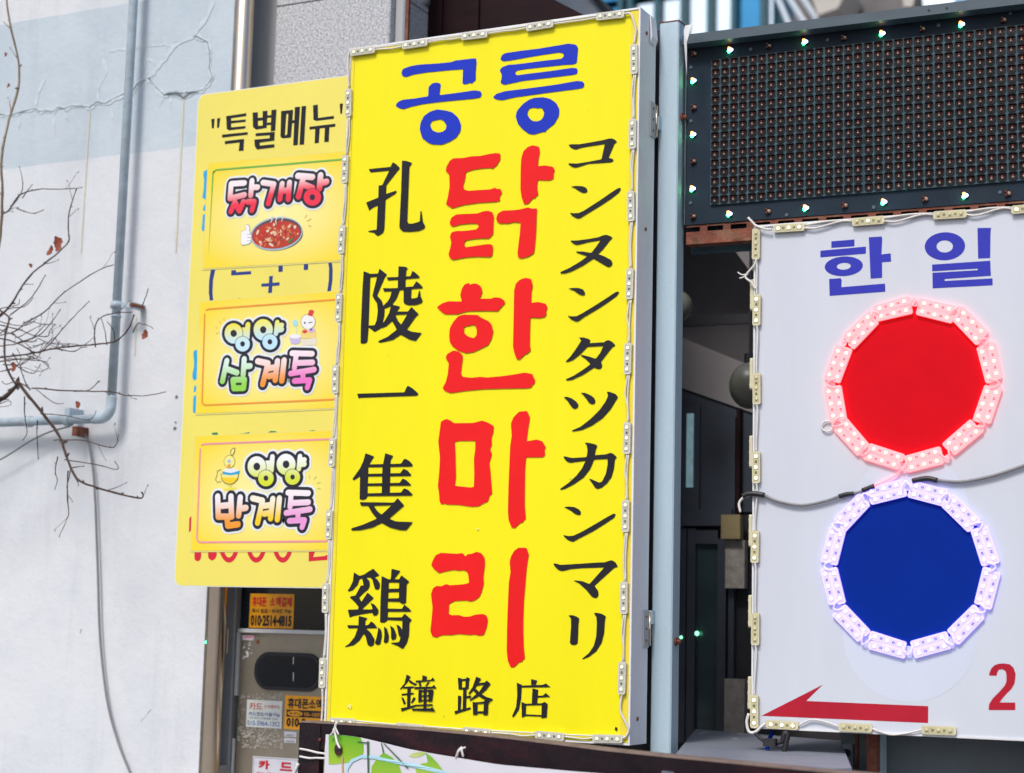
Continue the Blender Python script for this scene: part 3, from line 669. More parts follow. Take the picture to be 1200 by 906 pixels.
    cable(r, [(a[0], -.008, a[1]), (a[0] - .005, -.008, a[1] - .05), (a[0] + .02, -.008, a[1] - .10), (a[0] + .015, -.008, b[1] + .01), (b[0], -.008, b[1])], .0034)
    a = P.l(411, 60); b = P.l(410.5, 103)
    cable(r, [(a[0] + .002, -.008, a[1]), (a[0] - .004, -.008, a[1] - .03), (b[0] - .004, -.008, b[1] + .03), (b[0], -.008, b[1])], .0034)
    a = P.l(379, 806)
    cable(r, [(a[0], -.006, a[1]), (a[0] + .003, -.006, a[1] - .06), (a[0], -.006, a[1] - .13)], .0034)
    return r, xl, xr, zb, zt
_, YXL, YXR, YZB, YZT = yellow_sign()

# steel post that carries the yellow box and the display
def post():
    P = Plane((785, 450), 4.995, 0)
    r = P.root('steel_post', 'blue grey square steel post between the yellow sign and the display', 'post')
    x0 = (P.l(773, 60)[0] + P.l(762, 800)[0]) / 2; x1 = (P.l(796.5, 60)[0] + P.l(785.5, 800)[0]) / 2
    zt = P.l(785, 26)[1]
    mb = MB(); mb.box(x0, x1, 0, .062, 0, zt, bev=.004); mb.build('tube', MT['steelpost'], r)
    mb = MB(); mb.box(x0 - .035, x0 - .0005, .03, .045, .6, zt - .01); mb.build('dark_gap_strip', MT['rubber'], r)  # added black strip, stands in for the dark gap beside the sign
    mb = MB(); mb.box(x0 - .001, x1 + .001, -.001, .063, zt, zt + .004); mb.build('rusty_cap', MT['rust'], r)
    mb = MB(); mb.box(x0 - .05, x1 + .05, -.05, .11, 0, .012); mb.build('base_plate', MT['steelpost'], r)
    for yv in (134, 752):
        z = P.l(800, yv)[1]
        mb = MB(); mb.tube([(x1, .03, z), (x1 + .006, .03, z)], .013, 10); mb.tube([(x1, .03, z), (x1 + .018, .03, z)], .006, 6)
        mb.build('rusty_bolt', MT['rust'], r)
    # pale cover sheet curling from the display corner down beside the post
    Q = [P.l(800.5, 30), P.l(815, 34)]
    mb = MB()
    path = [(803, 30), (801.2, 36), (801.5, 50), (803, 70), (804.8, 88)]
    wds = [.03, .026, .013, .009, .004]
    vs = []
    for (px, py), wd in zip(path, wds):
        a = P.l(px, py, .06); vs += [(a[0], -.06, a[1]), (a[0] + wd, -.07, a[1] - .002)]
    mb._add(vs, [(2 * i, 2 * i + 1, 2 * i + 3, 2 * i + 2) for i in range(4)])
    mb._add([(v[0], v[1] + .002, v[2]) for v in vs], [(2 * i, 2 * i + 1, 2 * i + 3, 2 * i + 2) for i in range(4)])
    o = mb.build('curled_cover', MT['whitetrim'], r); o['label'] = 'curled pale plastic cover strip'
post()

# ================================================================== LED DISPLAY
def display():
    P = PL_
    r = P.root('led_display', 'dark dot matrix LED display above the white light box', 'display')
    xl = (P.l(805, 50)[0] + P.l(804, 262)[0]) / 2; xr = P.l(1240, 120)[0]
    zb = (P.l(804, 263.7)[1] + P.l(1200, 234.4)[1]) / 2; zv0 = (P.l(806, 51, .05)[1] + P.l(1200, 4.5, .05)[1]) / 2
    zv1 = (P.l(806, 38, .05)[1] + P.l(1120, 4.6, .05)[1]) / 2
    mb = MB(); mb.box(xl, xr, 0, .10, zb, zv0 + .005); mb.build('panel_face', MT['darkpanel'], r)
    mb = MB(); mb.box(xl - .004, xr + .004, -.05, .102, zv0, zv1, bev=.01); v = mb.build('visor', MT['visor'], r)
    for px in (1088.5, 1109.5):
        a = P.l(px, 12 if px < 1100 else 9.5, .05); mb = MB(); mb.tube([(a[0], -.0502, a[1]), (a[0], -.052, a[1])], .0035, 8); mb.build('rivet', MT['rubber'], v)
    mb = MB(); mb.box(xl - .003, xl, -.006, .101, zb, zv0); mb.build('side_flange', MT['visor'], r)
    # two lattice modules of 16 x 16 dots
    a, b = P.l(839.7, 75.7), P.l(839.7, 235)
    dz = (a[1] - b[1]) / 15
    x0 = a[0]; dx = (P.l(1007, 150)[0] - P.l(839.4, 155)[0]) / 15
    x16 = P.l(1018.5, 130)[0]
    cols = [x0 + dx * i for i in range(16)] + [x16 + dx * i for i in range(16)]
    for k in (0, 16):
        mb = MB(); mb.box(cols[k] - dx * .5, cols[k + 15] + dx * .5, -.007, -.0002, b[1] - dz * .5, a[1] + dz * .5)
        mb.build('matrix_module', MT['lattice'], r)
    h = dx * .5
    def cell(mb, cx=0., cz=0., y=0.):
        q, s_ = h * .88, h * .50
        o8 = [(cx - q, cz - s_), (cx - s_, cz - q), (cx + s_, cz - q), (cx + q, cz - s_), (cx + q, cz + s_ * 1.3), (cx + s_, cz + q * 1.08), (cx - s_, cz + q * 1.08), (cx - q, cz + s_ * 1.3)]
        mb.prism(o8, y - .0012, y, 0)
        mb.box(cx - h * .72, cx + h * .72, y - .007, y - .0012, cz + h * .62, cz + h * .80, 0)   # little brow over each dot
        mb.dome(cx, y - .0012, cz + h * .12, h * .34, .005, 6, 1)
        mb.dome(cx, y - .0012, cz - h * .20, h * .25, .0055, 6, 2)
    c1 = MB(); cell(c1); me = c1.mesh('dot_cell', [MT['cell'], MT['lens'], MT['lensw']])
    rest = MB(); n = 0
    for ci in range(31, -1, -1):
        for ri in range(16):
            x, z = cols[ci] + random.uniform(-1, 1) * .0006, a[1] - dz * ri + random.uniform(-1, 1) * .0006
            if n < 300: inst(me, 'dot_cell', r, (x, -.0072, z), (random.uniform(-.06, .06), random.uniform(-.05, .05), 0))
            else: cell(rest, x, z, -.0072)
            n += 1
    o = rest.build('dot_cell', [MT['cell'], MT['lens'], MT['lensw']], r); o['kind'] = 'stuff'
    # three-colour lamps along the border, every other one lit
    def lamp(px, py, lit):
        x, z = P.l(px, py); mb = MB(); q = .0062
        mb.tube([(x, 0, z), (x, -.004, z)], .010, 10, 3)
        for k, (ux, uz) in enumerate(((-.35, .75), (-.5, -.75), (.75, .0))):
            mb.dome(x + ux * q, -.004, z + uz * q, .0055, .010, 8, k)
        mb.build('border_lamp', [MT['dotr'], MT['dotg'], MT['dotb'], MT['cell']] if lit else [MT['lens'], MT['lens'], MT['lensw'], MT['cell']], r)
    for p in ((856, 59), (943.5, 49.5), (1034, 39.7), (1127, 29), (855, 251), (944.5, 244), (1036, 237), (1131, 229.5), (813, 95), (812.6, 158), (812, 221.5)): lamp(*p, True)
    for p in ((901, 54.5), (989, 45), (1081, 34.6), (1176, 24), (900, 248), (990, 241), (1084, 233.5), (1181, 227), (813.5, 63.5), (813.3, 126.5), (812.8, 189.5), (812.4, 254)): lamp(*p, False)
    for p in ((880, 58), (970, 47), (1100, 30), (1184, 16), (810, 79), (810, 142), (809.5, 238), (922, 252), (1024, 243), (1172, 225.5)):
        x, z = P.l(*p); mb = MB(); mb.tube([(x, 0, z), (x, -.003, z)], .0055, 8); mb.build('screw', MT['visor'], r)
    # rear struts to the post line
    mb = MB(); u = P.l(1012, 880)[0]; mb.box(u, u + .03, .10, .16, 0, zv0); mb.build('support_leg', MT['steelpost'], r)
    mb = MB(); mb.box(xr - .12, xr - .08, .10, .16, 0, zv0); mb.build('support_leg', MT['steelpost'], r)
    # rusty slotted angle below
    s = P.root('slotted_angle', 'rusty slotted angle iron running under the LED display', 'angle iron')
    H = (zb - P.l(840, 284, .0)[1])
    zt, z0 = zb - .0015, zb - H
    pitch = (P.l(889, 268)[0] - P.l(834, 268)[0]) / 2
    xs = P.l(810.5, 268)[0] - pitch * .5
    sl_h, zs = .0150, zt - .0055
    mb = MB(); mb.box(xl, xr, .004, .010, zs, zt); mb.build('upper_flange', MT['rust'], s)
    mb = MB(); mb.box(xl, xr, .004, .012, z0, zs - sl_h, bev=.002); mb.build('lower_flange', MT['rust'], s)
    mb = MB(); mb.box(xl, xr, .0125, .05, z0, z0 + .006); mb.build('return_flange', MT['rust'], s)
    web = MB(); web.box(-pitch * .16, pitch * .16, 0, .006, 0, sl_h); wm = web.mesh('web', MT['rust'])
    x = xs
    while x < xr - .02:
        if x > xl + .015: inst(wm, 'web', s, (x, .004, zs - sl_h))
        x += pitch
    mb = MB(); mb.box(xl, xr, .06, .065, z0 - .02, zt); mb.build('backing_plate', MT['lattice'], s)
    return r
display()

# ================================================================== WHITE LIGHT BOX WITH LED RINGS
def white_sign():
    P = PW
    r = P.root('light_box_sign', 'white light box with red and blue discs ringed by lit LEDs', 'sign')
    xl = (P.l(884, 270)[0] + P.l(880.5, 850)[0]) / 2; xr = P.l(1262, 550)[0]
    zt = (P.l(895, 264.5)[1] + P.l(1200, 241)[1]) / 2; zb = (P.l(890, 856)[1] + P.l(1090, 861)[1]) / 2
    mb = MB(); mb.box(xl, xr, .004, .13, zb, zt); mb.build('case', MT['case'], r)
    mb = MB(); mb.box(xl + .006, xr - .006, -.0005, .0035, zb + .006, zt - .006); mb.build('face', MT['white'], r)
    for b_ in ((xl, xl + .006, zb, zt), (xr - .006, xr, zb, zt), (xl + .0062, xr - .0062, zt - .006, zt), (xl + .0062, xr - .0062, zb, zb + .006)):
        mb = MB(); mb.box(b_[0], b_[1], -.005, .0035, b_[2], b_[3], bev=.001); mb.build('face_trim', MT['whitetrim'], r)
    A = crop(P, 950, 260, 5.217)
    V = MT['violetblue']
    glyph(r, 'letter', A, ['127,120 268,108 268,150 127,160', '60,177 338,152 338,195 60,218', [ell(203, 272, 117, 60, tilt=-.06), ell(203, 272, 43, 21, tilt=-.06)], '113,350 185,345 190,360 188,400 455,378 457,427 117,453', '356,95 435,90 438,105 433,200 490,193 492,243 437,247 437,342 367,347'], V, sm=False)
    glyph(r, 'letter', A, [[ell(821, 150, 124, 86, tilt=-.05), ell(820, 151, 50, 37)], '1020,38 1104,37 1100,60 1098,222 1024,225', '743,262 1098,238 1102,330 820,350 820,362 1112,346 1113,388 746,407 745,312 1022,296 1022,286 743,303'], V, sm=False)
    B = crop(P, 860, 540, 2.476)
    glyph(r, 'arrow', B, ['80,740 258,650 210,697 564,712 564,761'], MT['crimson'], sm=False)
    glyph(r, 'numeral', crop(P, 1100, 720, 10.07), ['595,722 600,690 620,640 660,600 710,582 770,578 840,590 885,630 908,700 905,760 895,820 860,880 790,950 740,1010 720,1040 905,1040 905,1130 590,1130 595,1060 640,990 720,910 780,840 800,790 800,720 790,670 750,648 710,655 690,690 685,725'], MT['crimson'])
    for nm, cx, cy, rx, ry in (('faded_circle', 1067, 744, 79, 79), ('faded_circle', 1067, 605, 70, 76)):
        mb = MB(); mb.poly([[P.l(*p) for p in ell(cx, cy, rx, ry, 40)]], -.0008 if cy > 700 else -.0009); mb.build(nm, MT['ghost'], r)
    mb = MB(); mb.poly([[P.l(*p) for p in ell(1069, 451, 90, 92, 48)]], -.0012); o = mb.build('disc', MT['reddisc'], r); o['label'] = 'round red film disc'
    mb = MB(); mb.poly([[P.l(*p) for p in ell(1068, 666, 92, 91, 48)]], -.0014); o = mb.build('disc', MT['bluedisc'], r); o['label'] = 'round blue film disc'
    rings = (((1070, 451), 2.923, 940, 250, '315,330 460,335 577,388 645,515 637,655 553,768 420,845 283,835 173,768 117,652 125,520 203,402', MOD_R, 'redglow'),
             ((1068, 666), 2.476, 860, 540, '445,92 563,95 660,152 730,248 737,370 675,475 570,535 448,535 342,470 290,365 290,250 345,150', MOD_B, 'blueglow'))
    for (cx, cy), s, ox, oy, lst, me, glow in rings:
        c0 = Vector(P.l(cx, cy))
        C = [Vector(P.l(ox + a / s, oy + b / s)) for a, b in pts(lst)]
        for i, c in enumerate(C):
            t = (C[(i + 1) % 12] - C[i - 1]).normalized(); nrm = (c - c0).normalized()
            ang = math.atan2(t.y, t.x)
            for k in (-1, 1):
                p = c + nrm * .0125 * k + t * random.uniform(-.004, .004)
                inst(me, 'led_module', r, (p.x, -.0022, p.y), (0, -ang + random.uniform(-.035, .035), 0))
            # looped leads at every corner
            e = (c + C[(i + 1) % 12]) / 2 + ((c + C[(i + 1) % 12]) / 2 - c0).normalized() * .014
            d = (e - c0).normalized(); q = Vector((-d.y, d.x))
            L = random.uniform(.008, .022)
            pl = [e + q * .012 - d * .012, e + d * L * .4 + q * .008, e + d * L, e + d * L * .3 - q * .010, e - q * .014 - d * .010]
            cable(r, [(v.x, -.011 - .004 * (j % 2), v.y) for j, v in enumerate(pl)], .0030, glow, 'lead_wire')
    # loop of spare wire at the red ring
    a = Vector(P.l(970.5, 500))
    cable(r, [(a.x + .017 * math.cos(t), -.008, a.y + .015 * math.sin(t)) for t in [k * .6 for k in range(12)]], .0026, 'cable', 'lead_wire')
    # border modules
    for px, py, me in ((887.3, 286.7, MOD_O), (888, 364, MOD_W), (888, 456, MOD_O), (887.5, 548, MOD_W), (886, 641, MOD_W), (886.4, 737, MOD_O), (885.3, 833.6, MOD_W)):
        a = P.l(px, py); inst(me, 'led_module', r, (a[0], -.005, a[1]), (0, math.pi / 2 + random.uniform(-.02, .02), 0))
    prev = None
    for px, py in ((887.3, 286.7), (888, 364), (888, 456), (887.5, 548), (886, 641), (886.4, 737), (885.3, 833.6)):
        a = P.l(px, py)
        if prev: cable(r, [(prev[0], -.010, prev[1] - .047), (prev[0] + .003, -.010, prev[1] - .075), (a[0] - .001, -.010, a[1] + .075), (a[0], -.010, a[1] + .047)], .003)
        prev = a
    for px, py in ((878.7, 345), (878.7, 437.6), (878.4, 529), (877.5, 621.8), (878, 716.5), (877, 812.4)):
        a = P.l(882, py); inst(MOD_O, 'led_module', r, (xl - .0030, .014, a[1]), (0, math.pi / 2, -math.pi / 2))
    T = [(925.8, 268), (1018.5, 260), (1114, 252.5), (1206, 245.5)]
    for (px, py), me in zip(T, (MOD_W, MOD_W1, MOD_O, MOD_W)):
        a = P.l(px, py); inst(me, 'led_module', r, (a[0], -.005, a[1]), (0, random.uniform(-.02, .02), 0))
    for (p, q) in zip(T[:-1], T[1:]):
        a, b = P.l(*p), P.l(*q); zm = (a[1] + b[1]) / 2
        cable(r, [(a[0] + .047, -.010, a[1] - .003), ((a[0] * .65 + b[0] * .35), -.010, zm - .008), ((a[0] * .35 + b[0] * .65), -.010, zm + .007), (b[0] - .047, -.010, b[1] + .003)], .003)
        cable(r, [(a[0] + .047, -.010, a[1] + .005), ((a[0] + b[0]) / 2, -.010, zm + .010), (b[0] - .047, -.010, b[1] + .007)], .003)
    Bm = [(917.8, 849.4), (1003.4, 852.6), (1101, 855.8)]
    for (px, py), me in zip(Bm, (MOD_W, MOD_O, MOD_O)):
        a = P.l(px, py); inst(me, 'led_module', r, (a[0], -.005, a[1]), (0, random.uniform(-.02, .02), 0))
    for i, (p, q) in enumerate(zip(Bm[:-1], Bm[1:])):
        a, b = P.l(*p), P.l(*q); zm = (a[1] + b[1]) / 2; s_ = .018 if i == 0 else -.016
        cable(r, [(a[0] + .047, -.010, a[1]), ((a[0] + b[0]) / 2 - .02, -.010, zm + s_), ((a[0] + b[0]) / 2 + .03, -.010, zm + s_ * .6), (b[0] - .047, -.010, b[1])], .003)
    # supply leads
    def pc(s, m, rad, y=-.010, name='supply_cable'):
        cable(r, [(P.l(860 + a / 2.476, 540 + b / 2.476)[0], y, P.l(860 + a / 2.476, 540 + b / 2.476)[1]) for a, b in pts(s)], rad, m, name)
    pc('22,150 18,125 30,108 50,100', 'cable', .004)
    pc('30,104 45,97 70,97 92,101', 'blackcable', .0085, -.014)
    pc('92,101 130,118 200,130 270,117 310,103', 'greycable', .0048)
    pc('308,104 330,98 350,96', 'blackcable', .007); pc('350,96 380,88', 'greycable', .0048); pc('375,88 410,74', 'blackcable', .0075)
    pc('410,74 470,45 490,20', 'redglow', .003)
    pc('520,60 560,52 592,58', 'blackcable', .008); pc('590,57 660,62 740,48 800,30 870,5', 'greycable', .0050)
    a = P.l(869, 257); cable(r, [(P.l(x, y)[0], -.016, P.l(x, y)[1]) for x, y in ((878.5, 256.5), (884, 262), (888, 266), (900, 270), (906, 270))], [.007] * 21 and .004, 'cable')
    cable(r, [(P.l(x, y)[0], -.012, P.l(x, y)[1]) for x, y in ((888, 305), (885, 312), (878, 320), (875, 326), (882, 332), (887, 340))], .0034)
    cable(r, [(P.l(x, y)[0], -.012, P.l(x, y)[1]) for x, y in ((878, 322), (871, 323), (866, 320))], .0022)
    cable(r, [(P.l(x, y)[0], -.012, P.l(x, y)[1]) for x, y in ((878, 322), (872, 326), (868, 327))], .0022)
    cable(r, [(P.l(x, y)[0], -.012, P.l(x, y)[1]) for x, y in ((879, 836), (876.5, 846), (879, 857), (886, 858), (893, 852), (898, 848))], .0045)
    cable(r, [(P.l(x, y)[0], -.012, P.l(x, y)[1]) for x, y in ((886, 858), (891, 864), (898, 869))], .005, 'blackcable', 'supply_cable')
    a, b = P.l(897, 874), P.l(912, 865.5)
    mb = MB(); mb.box(a[0], b[0], -.03, -.008, a[1], b[1], bev=.003); mb.build('cable_connector', MT['blackcable'], r)
    cable(r, [(P.l(x, y)[0], -.010, P.l(x, y)[1]) for x, y in ((912, 870), (918, 868), (921, 858), (924, 862), (921, 876), (918, 890), (912, 902), (930, 910))], .008, 'blackcable', 'supply_cable')
    cable(r, [(P.l(x, y)[0], .03, P.l(x, y)[1]) for x, y in ((902, 858), (898, 868), (896, 880), (902, 895), (915, 905))], .006, 'bluedisc', 'supply_cable')
    mb = MB(); u = P.l(1003, 880)[0]; mb.box(u, u + .03, .13, .17, 0, zt - .2); mb.build('support_leg', MT['rust'], r)
    mb = MB(); mb.box(xr - .14, xr - .1, .13, .17, 0, zt - .2); mb.build('support_leg', MT['steelpost'], r)
white_sign()

# ================================================================== PALE YELLOW MENU BOARD AND ITS POSTERS
def rounded(x0, x1, z0, z1, rr, n=5):
    o = []
    for cx, cz, a in ((x1 - rr, z1 - rr, 0), (x0 + rr, z1 - rr, 90), (x0 + rr, z0 + rr, 180), (x1 - rr, z0 + rr, 270)):
        o += [(cx + rr * math.cos(R(a + 90 * k / n)), cz + rr * math.sin(R(a + 90 * k / n))) for k in range(n + 1)]
    return o
def menu_board():
    P = PS
    r = P.root('menu_board', 'pale yellow menu board mounted on the wall beside the light box', 'board')
    xl = (P.l(232, 150)[0] + P.l(203, 670)[0]) / 2; xr = YXL + PY.loc.x - P.loc.x + .12
    zt = (P.l(243, 109.8)[1] + P.l(400, 89.3)[1]) / 2; zb = (P.l(210, 687)[1] + P.l(378, 689.5)[1]) / 2
    mb = MB(); mb.prism(rounded(xl, xr, zb, zt, .03), 0, .012); mb.build('board_edge', MT['white_edge'], r)
    mb = MB(); mb.poly([rounded(xl + .003, xr - .003, zb + .003, zt - .003, .028)], -.0006); mb.build('board_face', MT['board'], r)
    for z in (zb + .2, zt - .2):
        mb = MB(); mb.box(xl + .1, xl + .14, .012, .40, z, z + .04); mb.build('wall_bracket', MT['jamb'], r)
    A = crop(P, 235, 115, 7.06)
    glyph(r, 'quotation_mark', A, ['90,175 118,170 112,250 95,252', '138,168 165,165 155,245 138,247'], MT['ink'], sm=False)
    glyph(r, 'quotation_mark', A, ['1152,48 1180,45 1172,130 1158,133', '1200,43 1228,40 1218,126 1204,128'], MT['ink'], sm=False)
    glyph(r, 'letter', A, ['213,150 255,145 255,265 235,268 218,255', '213,150 380,125 380,150 225,172', '240,190 375,177 375,197 240,212', '225,245 375,232 372,252 235,268', '180,303 392,282 392,303 180,328', '203,357 362,338 357,435 318,438 325,367 203,382'], MT['ink'], sm=False)
    glyph(r, 'letter', A, ['432,120 475,117 478,258 460,262 435,240', '515,108 555,105 555,140 548,248 515,252', '470,165 520,160 520,185 470,190', '460,232 550,225 548,248 460,262', '550,145 600,140 600,160 550,165', '550,205 600,200 600,220 550,225', '588,100 630,95 620,270 583,275', '458,292 618,280 612,305 458,315', '575,285 616,283 612,352 575,356', '448,345 612,330 612,352 490,368 452,365', '448,345 490,345 492,405 470,425 452,400', '460,398 613,382 613,407 470,425'], MT['ink'], sm=False)
    glyph(r, 'letter', A, [['668,108 768,97 762,180 750,325 735,330 680,335 662,320', '712,135 725,128 727,135 718,300 702,310 700,300'], '755,185 795,180 795,205 755,210', '782,75 825,72 805,390 768,393', '838,68 875,65 858,385 820,388'], MT['ink'], sm=False)
    glyph(r, 'letter', A, ['932,60 972,55 974,165 1105,147 1105,172 960,190 935,180', '903,238 1118,212 1115,238 903,262', '950,255 988,250 980,372 945,375', '1030,245 1068,240 1062,362 1025,365'], MT['ink'], sm=False)
    # older lettering that shows round the posters
    C = crop(P, 230, 300, 7.06)
    nb = mat('navy_lettering', (.008, .03, .22), .45)
    glyph(r, 'bracket_mark', C, ['122,110 160,105 140,200 135,300 142,380 115,390 105,300 108,200'], nb)
    glyph(r, 'bracket_mark', C, ['1088,30 1118,28 1130,100 1128,200 1112,312 1082,312 1098,200 1100,100'], nb)
    glyph(r, 'plus_sign', C, ['605,168 635,165 632,222 690,218 690,245 630,250 628,305 595,308 600,252 540,255 540,230 602,225'], nb, sm=False)
    for q in ('290,120 330,117 330,135 455,125 455,152 290,162', '680,60 718,58 716,130 682,134', '892,50 928,48 925,115 890,118'): glyph(r, 'letter_fragment', C, [q], nb, sm=False)
    for q in ('650,335 680,333 680,344 650,346', '700,328 735,325 735,336 700,339', '965,308 998,305 998,318 965,321', '340,350 370,348 370,356 340,358'):
        glyph(r, 'letter_fragment', C, [q], nb, sm=False)
    cy = mat('cyan_lettering', (.01, .36, .72), .45)
    D = crop(P, 230, 185, 6.97)
    glyph(r, 'letter_fragment', D, ['62,115 85,97 103,100 98,200 92,300 80,342 55,330 52,315 62,260 65,170 58,145', '75,378 88,376 82,420 65,437 55,425 62,395', '55,465 78,458 72,540 68,595 50,600 45,575 52,530'], cy)
    D = crop(P, 200, 330, 2.448)
    glyph(r, 'letter_fragment', D, ['65,200 76,194 77,230 76,278 66,286 62,270 68,240', '68,300 74,297 73,316 66,318', '66,330 74,324 76,350 72,378 64,376'], cy)
    gr = mat('green_lettering', (.005, .22, .10), .45)
    E_ = crop(P, 220, 500, 6.04)
    for q in ('168,45 212,40 215,58 195,75 178,60', '360,52 395,48 440,38 435,58 395,64 365,66', '515,48 565,44 590,30 632,34 625,52 590,56 515,58', '858,28 898,24 905,36 870,44', '988,28 1015,24 1015,36 990,38'):
        glyph(r, 'letter_fragment', E_, [q], gr)
    rd = mat('old_red_lettering', (.62, .008, .03), .45)
    U = crop(P, 190, 640, 15.)
    glyph(r, 'numeral', U, ['578,60 692,60 690,190 675,240 640,268 605,262 575,235 570,170'], rd)
    glyph(r, 'comma_mark', U, ['820,60 955,60 965,150 940,220 890,255 850,245 815,205 808,150'], rd)
    for cx in (268.5, 300.5, 331.5):
        glyph(r, 'numeral', lambda p: P.l(*p), [[ell(cx, 634, 12.5, 25.5, 26), ell(cx, 633, 7.5, 20.5, 22)]], rd, sm=False)
    glyph(r, 'letter', lambda p: P.l(*p), ['362,645 370,645 367,653 381,651.5 386,649 386,656 362,658', '376,630 383,630 379,646 376,645'], rd, sm=False)
    glyph(r, 'letter_fragment', lambda p: P.l(*p), ['222,607 224.5,605 224,622 221.5,624'], rd, sm=False)
    return r, xr
_, MBXR = menu_board()

def split_sharp(P):
    out, cur = [], [P[0]]
    for i in range(1, len(P)):
        cur.append(P[i])
        if i < len(P) - 1:
            a = Vector(P[i]) - Vector(P[i - 1]); b = Vector(P[i + 1]) - Vector(P[i])
            if a.normalized().dot(b.normalized()) < .55: out.append(cur); cur = [P[i]]
    return out + [cur]
def poster(label, corners, border, letters, extra=None, tint=(.85, .81, .34)):
    """laminated menu poster taped to the board; letters: list of (fill gradient, strokes, rings)"""
    P = PS
    r = P.root('poster', label, 'poster', group=None)
    (xa, ya), (xb, yb), (xc, yc), (xd, yd) = corners     # tl tr br bl in the photo
    tl, tr_, br, bl = [Vector(P.l(*c)) for c in corners]
    y0 = -.0030
    # clear laminate rim and the printed sheet with its pale centre
    mb = MB(); n = 12
    def S(u, v): return tl * (1 - u) * (1 - v) + tr_ * u * (1 - v) + br * u * v + bl * (1 - u) * v
    vs, cs = [], []
    for j in range(n + 1):
        for i in range(n + 1):
            u, v = i / n, j / n; p = S(u, v)
            k = min(1, math.hypot((u - .52) * 1.55, (v - .52) * 1.75)) ** 1.3
            wv = .0005 * math.sin(u * 7 + v * 3) * math.sin(v * 5)
            vs.append((p.x, y0 - wv * .6, p.y))
            cs.append(tuple(a * (1 - k) + b * k for a, b in zip(tint, (.85, .66, .03))))
    mb.v, mb.c = vs, cs
    for j in range(n):
        for i in range(n):
            k = j * (n + 1) + i; mb.f.append((k, k + 1, k + n + 2, k + n + 1)); mb.m.append(0)
    mb.build('printed_sheet', PRINT, r, True)
    mb = MB(); q = [tl + Vector((-.003, .002)), tr_ + Vector((.004, .002)), br + Vector((.004, -.005)), bl + Vector((-.003, -.005))]
    mb.prism([(p.x, p.y) for p in q], -.0016, -.0010); mb.build('laminate', MT['laminate'], r)
    # rounded frame line
    yb_ = -.0050
    mb = MB(); m_ = .045
    A, B, C_, D_ = S(m_ * .9, m_ * 1.6), S(.985, m_ * 1.6), S(.985, 1 - m_ * 1.6), S(m_ * .9, 1 - m_ * 1.6)
    loop = []
    for p, a, b in ((A, D_, B), (B, A, C_), (C_, B, D_), (D_, C_, A)):
        d0, d1 = (a - p).normalized() * .014, (b - p).normalized() * .014
        loop += [p + d0, p + d0 * .3 + d1 * .3, p + d1]
    loop.append(loop[0]); loop.append(loop[1])
    mb.poly([stroke([(p.x, p.y) for p in loop], .0030, False)], yb_, 0, border)
    mb.build('frame_line', PRINT, r)
    if extra: extra(r, P)
    for tf, grad, (zc0, zc1), strokes, rings, wd in letters:
        mb = MB(); k = 0
        sc = abs(tf((0, 100))[1] - tf((0, 0))[1]) / 100.
        sx = abs(tf((100, 0))[0] - tf((0, 0))[0]) / 100.
        z0, z1 = tf((0, zc0))[1], tf((0, zc1))[1]
        def col(v):
            t = max(0, min(1, (v[2] - z0) / (z1 - z0))); t = t * t * (3 - 2 * t)
            return tuple(a * (1 - t) + b * t for a, b in zip(*grad))
        for layer, (ex, cc) in enumerate(((wd + 38, (.74, .78, .82)), (wd + 23, (.008, .008, .022)), (wd + 1, None))):
            yy = y0 - .0018 - layer * .0014
            for P2 in [q for s_ in strokes for q in split_sharp([tf(p) for p in pts(s_)])]:
                if cc is None:
                    D2 = []
                    for a, b in zip(P2[:-1], P2[1:]):
                        D2 += [(a[0] + (b[0] - a[0]) * j / 4, a[1] + (b[1] - a[1]) * j / 4) for j in range(4)]
                    P2 = D2 + [P2[-1]]
                mb.poly([stroke(P2, ex * sc)], yy - .00004 * k, 0, cc or col); k += 1
            for cx, cy, rx, ry, hole in rings:
                o_ = [tf(p) for p in ell(cx, cy, rx + ex - wd, ry + ex - wd, 26)]
                if layer == 2:
                    mb.poly([[tf(p) for p in ell(cx, cy, rx + 5, ry + 5, 26)]], yy - .00004 * k - .0002, 0, (.008, .008, .022)); k += 8
                if layer == 2: mb.poly([o_, [tf(p) for p in ell(cx, cy, hole, hole * 1.15, 14)]], yy - .00004 * k, 0, col)
                else: mb.poly([o_], yy - .00004 * k, 0, cc)
                k += 1
        mb.build('letter', PRINT, r)
    for ch in r.children:      # print lies flat on the board
        ch.scale.y = .45; ch.location.y = -.0015
    return r
_lm = mat('clear_laminate', (.74, .66, .22), .12, var=.03, scale=8); MT['laminate'] = _lm
def art_poly(mb, tf, s, y, c):
    lp = pts(s) if isinstance(s, str) else s
    mb.poly([[tf(p) for p in lp]], y, 0, c)
A1 = crop(PS, 230, 185, 6.97)
